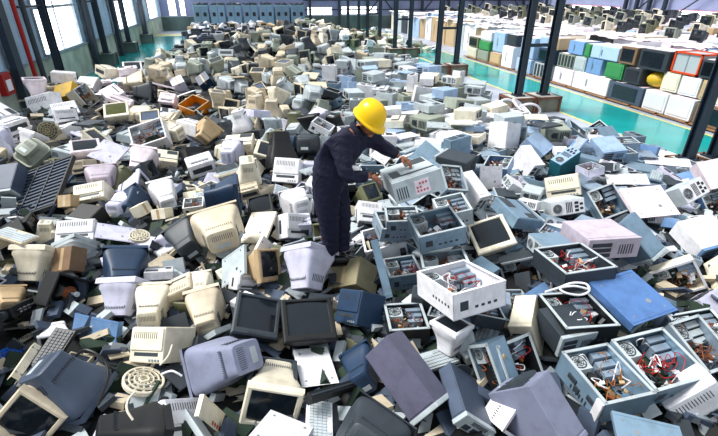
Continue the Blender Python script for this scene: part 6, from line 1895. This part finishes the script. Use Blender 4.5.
rows3 = [
 # bottom layer
 ('fridge',16.75,0,1.25,.62,'pinkwhite','pinkish white cabinet lying in the bottom layer beside the column pair'),
 ('fridge',15.1,0,1.95,.64,'white','long white refrigerator on its side in the bottom layer across the aisle'),
 ('tv',13.27,0,1.5,.60,'slate','long dark slate appliance in the bottom layer across the aisle'),
 ('box',12.0,0,.88,.62,'white','white cube cabinet right of the long dark slate appliance'),
 ('box',11.06,0,.88,.62,'white','white cube cabinet nearest the right edge in the bottom layer'),
 ('tv',9.9,0,1.2,.6,'brown','brown appliance in the bottom layer partly behind the right column'),
 ('sack',8.7,0,1.0,.55,'yellow','yellow sack at the right edge across the aisle'),
 # second layer
 ('cabinet',16.85,.66,1.0,.52,'sage','sage cabinet with dark stripes, second layer'),
 ('box',15.95,.66,.65,.52,'lgrey','light grey box housing left of the sky blue one, second layer'),
 ('fridge',15.15,.66,.8,.55,'skyblue','sky blue cabinet in the second layer across the aisle'),
 ('box',14.1,.68,.85,.52,'green','green box shaped housing across the aisle'),
 ('tv',13.2,.66,.75,.5,'dgrey','dark television right of the green housing'),
 ('sack',12.45,.66,.75,.5,'yellow','yellow stuffed sack between the dark television and the orange marked box'),
 ('box',11.75,.68,.6,.56,'cream','cream and orange box in the second layer below the red orange frame'),
 ('box',11.05,.68,.65,.54,'white','white box in the second layer below the red orange frame'),
 ('box',10.4,.68,.5,.54,'tan','tan box in the second layer by the right column'),
 ('box',9.6,.66,.9,.5,'cream','cream box behind the right column'),
 # third layer
 ('fridge',16.4,1.22,.9,.5,'skyblue','light blue cabinet on the top layer right of the column pair'),
 ('box',15.7,1.2,.3,.48,'green','narrow green board beside the light blue cabinet on top'),
 ('fridge',14.75,1.24,1.4,.46,'paleblue','long pale blue white chest on the top layer across the aisle'),
 ('tv',13.62,1.24,.75,.56,'brown','brown television on the top layer above the green housing'),
 ('tv',12.55,1.2,1.15,.62,'dgrey','large dark television on the top layer left of the red orange frame'),
 ('crate',11.4,1.26,.95,.62,'lgrey','glass cabinet with a red orange frame on the top layer'),
 ('tv',10.62,1.26,.5,.5,'dgrey','small dark housing between the two orange cabinets on top'),
 ('box',10.0,1.26,.6,.62,'redorange','orange cabinet on the top layer beside the right column'),
 ('box',9.1,1.2,.8,.5,'cream','cream housing on the top layer at the right edge'),
 # farther along the same row
 ('cabinet',18.3,0,1.2,.6,'lgrey','light grey slatted cabinet behind the column pair, bottom'),
 ('tv',18.2,.66,1.2,.55,'dblue','dark blue cabinet seen between the two legs of the column pair'),
 ('box',18.55,1.25,.6,.45,'paleblue','pale blue box seen between the two column legs'),
 ('box',17.8,1.25,.5,.45,'tan','orange tan box beside the right column leg, top layer'),
 ('box',19.8,0,1.2,.6,'paleblue','pale blue housing left of the column pair, bottom'),
 ('fridge',19.8,.64,1.1,.9,'paleblue','pale blue upright cabinet left of the column pair'),
 ('fridge',21.3,0,1.0,1.0,'white','white cabinet standing far along the aisle'),
 ('box',21.3,1.04,.9,.5,'dgrey','dark box on the white cabinet far along the aisle'),
 ('box',22.5,0,1.1,.55,'tan','tan box far along the aisle, bottom'),
 ('fridge',22.5,.6,1.1,.95,'paleblue','pale blue cabinet on the tan box far along the aisle'),
 ('box',23.9,0,1.2,.5,'sage','sage box far along the aisle, bottom'),
 ('box',23.9,.54,1.2,.45,'green','green box far along the aisle, middle'),
 ('box',23.9,1.03,1.2,.45,'white','white box far along the aisle, top'),
 ('box',25.3,0,1.2,.5,'cream','cream box farthest along the aisle, bottom'),
 ('tv',25.3,.54,1.2,.55,'olive','olive television farthest along the aisle'),
]
for kd, yc, z0, wy, hz, col, lab in rows3:
    appliance(kd, yc, z0+.08, FX + (.0 if z0 < .3 else rn2.uniform(.02,.12)), wy, hz, .8, col, lab, None)
bm = B()
for i in range(16): box(bm, FX-.1, FX+.9, 8.2+i*1.15, 8.2+i*1.15+.1, 0, .08)
box(bm, FX-.1, FX, 8.2, 26, .05, .08)
o = mesh('pallet_runner', bm, flatmat('pallet_wood', (.62,.46,.3), .8)); tag(o, 'brown wooden pallet boards under the stacked appliances', 'pallet')
# deeper rows: mostly their tops are seen
bigcol = ['white','pinkwhite','pinkwhite','white','paleblue','lgrey','cream','tan','dgrey']
gi = 0
for ri, x in enumerate([14.1, 15.9, 17.7, 19.5, 21.6, 23.7, 25.8, 27.9, 30.0]):
    y = 9.0 + ri*1.6
    while y < 45:
        wy = rn2.uniform(1.1, 1.7); hz = rn2.uniform(1.45, 1.75) + (.15 if ri > 4 else 0)
        c = rn2.choice(bigcol); kd = rn2.choice(('fridge','box','box'))
        appliance(kd, y+wy/2, 0, x, wy, hz, 1.3, c, '%s %s in the deep block of stored appliances' % (WORD.get(c, c), dict(fridge='refrigerator', box='appliance housing', washer='washing machine')[kd]), 'stored appliances behind the front row', 'appliance')
        y += wy + .12
        if ri >= 3:
            p = dup(PROTO_TV[rn2.randrange(len(PROTO_TV))]); p.matrix_world = Matrix.Translation((x+.1, y-wy*.6, hz+.02+.28)) @ Euler((rn2.uniform(-.15,.15), 0, rn2.uniform(-.4,.4))).to_matrix().to_4x4() @ Matrix.Rotation(-PI/2, 4, 'Z') @ Matrix.Rotation(PI/2, 4, 'X') @ Matrix.Scale(1.5, 4)
            tag(p, p['label'], 'television', 'bare television shells on top of the deep block'); gi += 1
        elif ri < 3 and rn2.random() < .8:
            p = dup(SHEET[rn2.randrange(len(SHEET))]); p.matrix_world = Matrix.Translation((x+.6, y-wy*.5, hz+.045)) @ Euler((rn2.uniform(-.03,.03), rn2.uniform(-.04,.04), rn2.uniform(-.5,.5))).to_matrix().to_4x4()
            tag(p, 'white dented sheet lying on the deep block of stored appliances', 'sheet', 'white sheets on the stored appliances')
for p in PROTO_TV + SHEET:
    for ch in list(p.children_recursive): bpy.data.objects.remove(ch)
    bpy.data.objects.remove(p)

# ------------------------------------------------------------------ row of machines before the back wall
def machine(i):
    r = root('storage_machine', 'tall blue grey machine cabinet in the far row, %s from the left' % ['first','second','third','fourth','fifth','sixth','seventh'][i], 'machine', 'machine cabinets in the far row')
    r.location = (-4.3+i*1.42+.7, 45.2, 0); m = mat('machine', kind='clean')
    bm = B(); box(bm, -.64, .64, 0, 1.2, 0, 2.25, .02); mesh('cabinet_body', bm, m, r)
    bm = B()
    for s in (-1, 1): box(bm, s*.32-.29, s*.32+.29, -.04, .01, .1, 2.15, .02)
    d = mesh('door', bm, mat('machine', kind='clean'), r)
    bm = B()
    for s in (-1, 1):
        for z in (.45, 1.35): box(bm, s*.32-.13, s*.32+.13, -.055, -.03, z, z+.32, .01)
    mesh('port_hole', bm, mat('black'), d)
    bm = B()
    for k in range(7): x = -.45+k*.15; M = Matrix.Translation((x, .5, 2.32)) @ Euler((rn2.gauss(0,.4), rn2.gauss(0,.4), rn2.uniform(0,6))).to_matrix().to_4x4(); box(bm, -.11, .11, -.18, .18, -.05, .05, M=M)
    mesh('top_clutter', bm, mat('dgrey'), r)
for i in range(7): machine(i)

# ------------------------------------------------------------------ cables
for i, (x, y, z, R_) in enumerate(((7.59, 11.91, 0.42, 0.42), (7.83, 11.82, 0.46, 0.36), (7.27, 11.94, 0.46, 0.3), (7.98, 11.7, 0.36, 0.33))):
    bm = B(); ring(bm, (0,0,0), R_, .035, 32, 6); o = mesh('cable_hoop', bm, mat('white')); o.matrix_world = Matrix.Translation((x, y, z)) @ Euler((.5+i*.15, .2-i*.2, i)).to_matrix().to_4x4()
    tag(o, 'white hoop of thick cable near the column boxes, %s one' % ['largest', 'second largest', 'smallest', 'front right'][i], 'cable', 'white cable hoops near the columns')
def cable(pts, r_, col, label):
    bm = B(); tube(bm, pts, r_, 8); o = mesh('cable', bm, mat(col), None, True); tag(o, label, 'cable')
cable([(-1.312, 2.575, 1.42), (-1.23, 2.527, 1.5), (-1.153, 2.482, 1.5), (-1.087, 2.429, 1.45), (-1.066, 2.344, 1.4), (-1.092, 2.283, 1.35), (-1.12, 2.232, 1.3)], 0.009, 'black', 'black cable hanging down over the big slate monitor')
cable([(-1.041, 2.467, 1.32), (-1.092, 2.454, 1.4), (-1.202, 2.555, 1.45), (-1.26, 2.574, 1.48)], 0.007, 'black', 'thin dark cable from the large round cream grille to the slate monitor')
cable([(-0.918, 2.287, 1.3), (-0.939, 2.211, 1.32), (-0.921, 2.114, 1.34), (-0.887, 2.067, 1.3)], 0.007, 'cream', 'cream cable below the large round cream grille')
cable([(-0.773, 2.407, 1.3), (-0.699, 2.378, 1.34), (-0.641, 2.359, 1.3)], 0.007, 'white', 'white cable right of the large round cream grille')
cable([(-0.788, 2.463, 1.33), (-0.73, 2.482, 1.38), (-0.724, 2.61, 1.36)], 0.006, 'cream', 'cream cable rising from the large round cream grille')
cable([(2.177, 2.522, 1.4), (2.294, 2.523, 1.42), (2.419, 2.523, 1.45), (2.523, 2.485, 1.45), (2.517, 2.43, 1.42), (2.431, 2.422, 1.4), (2.316, 2.449, 1.42), (2.289, 2.496, 1.44), (2.397, 2.471, 1.46), (2.527, 2.456, 1.42)], 0.009, 'white', 'white cable loops over the black open case, right pile')
cable([(6.508, 8.83, 0.9), (6.222, 8.182, 1.0), (6.621, 8.258, 1.0), (6.812, 8.176, 0.9)], 0.02, 'dgrey', 'thick dark cable on top of the right pile near the aisle')

# ------------------------------------------------------------------ light and camera
w = bpy.data.worlds.new('World'); SC.world = w; w.use_nodes = True
bg = w.node_tree.nodes['Background']; bg.inputs['Color'].default_value = (.86,.93,1.0,1); bg.inputs['Strength'].default_value = 0.66
def sun(name, az, el, s, ang, c):
    l = bpy.data.lights.new(name, 'SUN'); l.energy = s; l.angle = math.radians(ang); l.color = c
    o = bpy.data.objects.new(name, l); COL.objects.link(o)
    d = Vector((math.cos(math.radians(el))*math.sin(math.radians(az)), math.cos(math.radians(el))*math.cos(math.radians(az)), math.sin(math.radians(el))))
    o.rotation_euler = d.to_track_quat('Z', 'Y').to_euler()
sun('skylight_sun', -72, 54, 4.3, 25, (1,.97,.92))
cam = bpy.data.cameras.new('Camera'); cam.sensor_width = 36; cam.lens = 36*444/718; cam.clip_start = .05; cam.clip_end = 200
co = bpy.data.objects.new('Camera', cam); COL.objects.link(co)
p, y, r_ = (math.radians(v) for v in (27.3, 13.5, .35))
F_ = Vector((math.sin(y)*math.cos(p), math.cos(y)*math.cos(p), -math.sin(p))); R0 = Vector((math.cos(y), -math.sin(y), 0)); U0 = R0.cross(F_)
R_ = R0*math.cos(r_)+U0*math.sin(r_); U_ = U0*math.cos(r_)-R0*math.sin(r_)
Mx = Matrix(((R_.x,U_.x,-F_.x,0),(R_.y,U_.y,-F_.y,0),(R_.z,U_.z,-F_.z,3.6),(0,0,0,1))); co.matrix_world = Mx
SC.camera = co
vs = SC.view_settings; vs.view_transform = 'Standard'; vs.look = 'None'; vs.exposure = 0.25; vs.gamma = 1; vs.use_curve_mapping = False
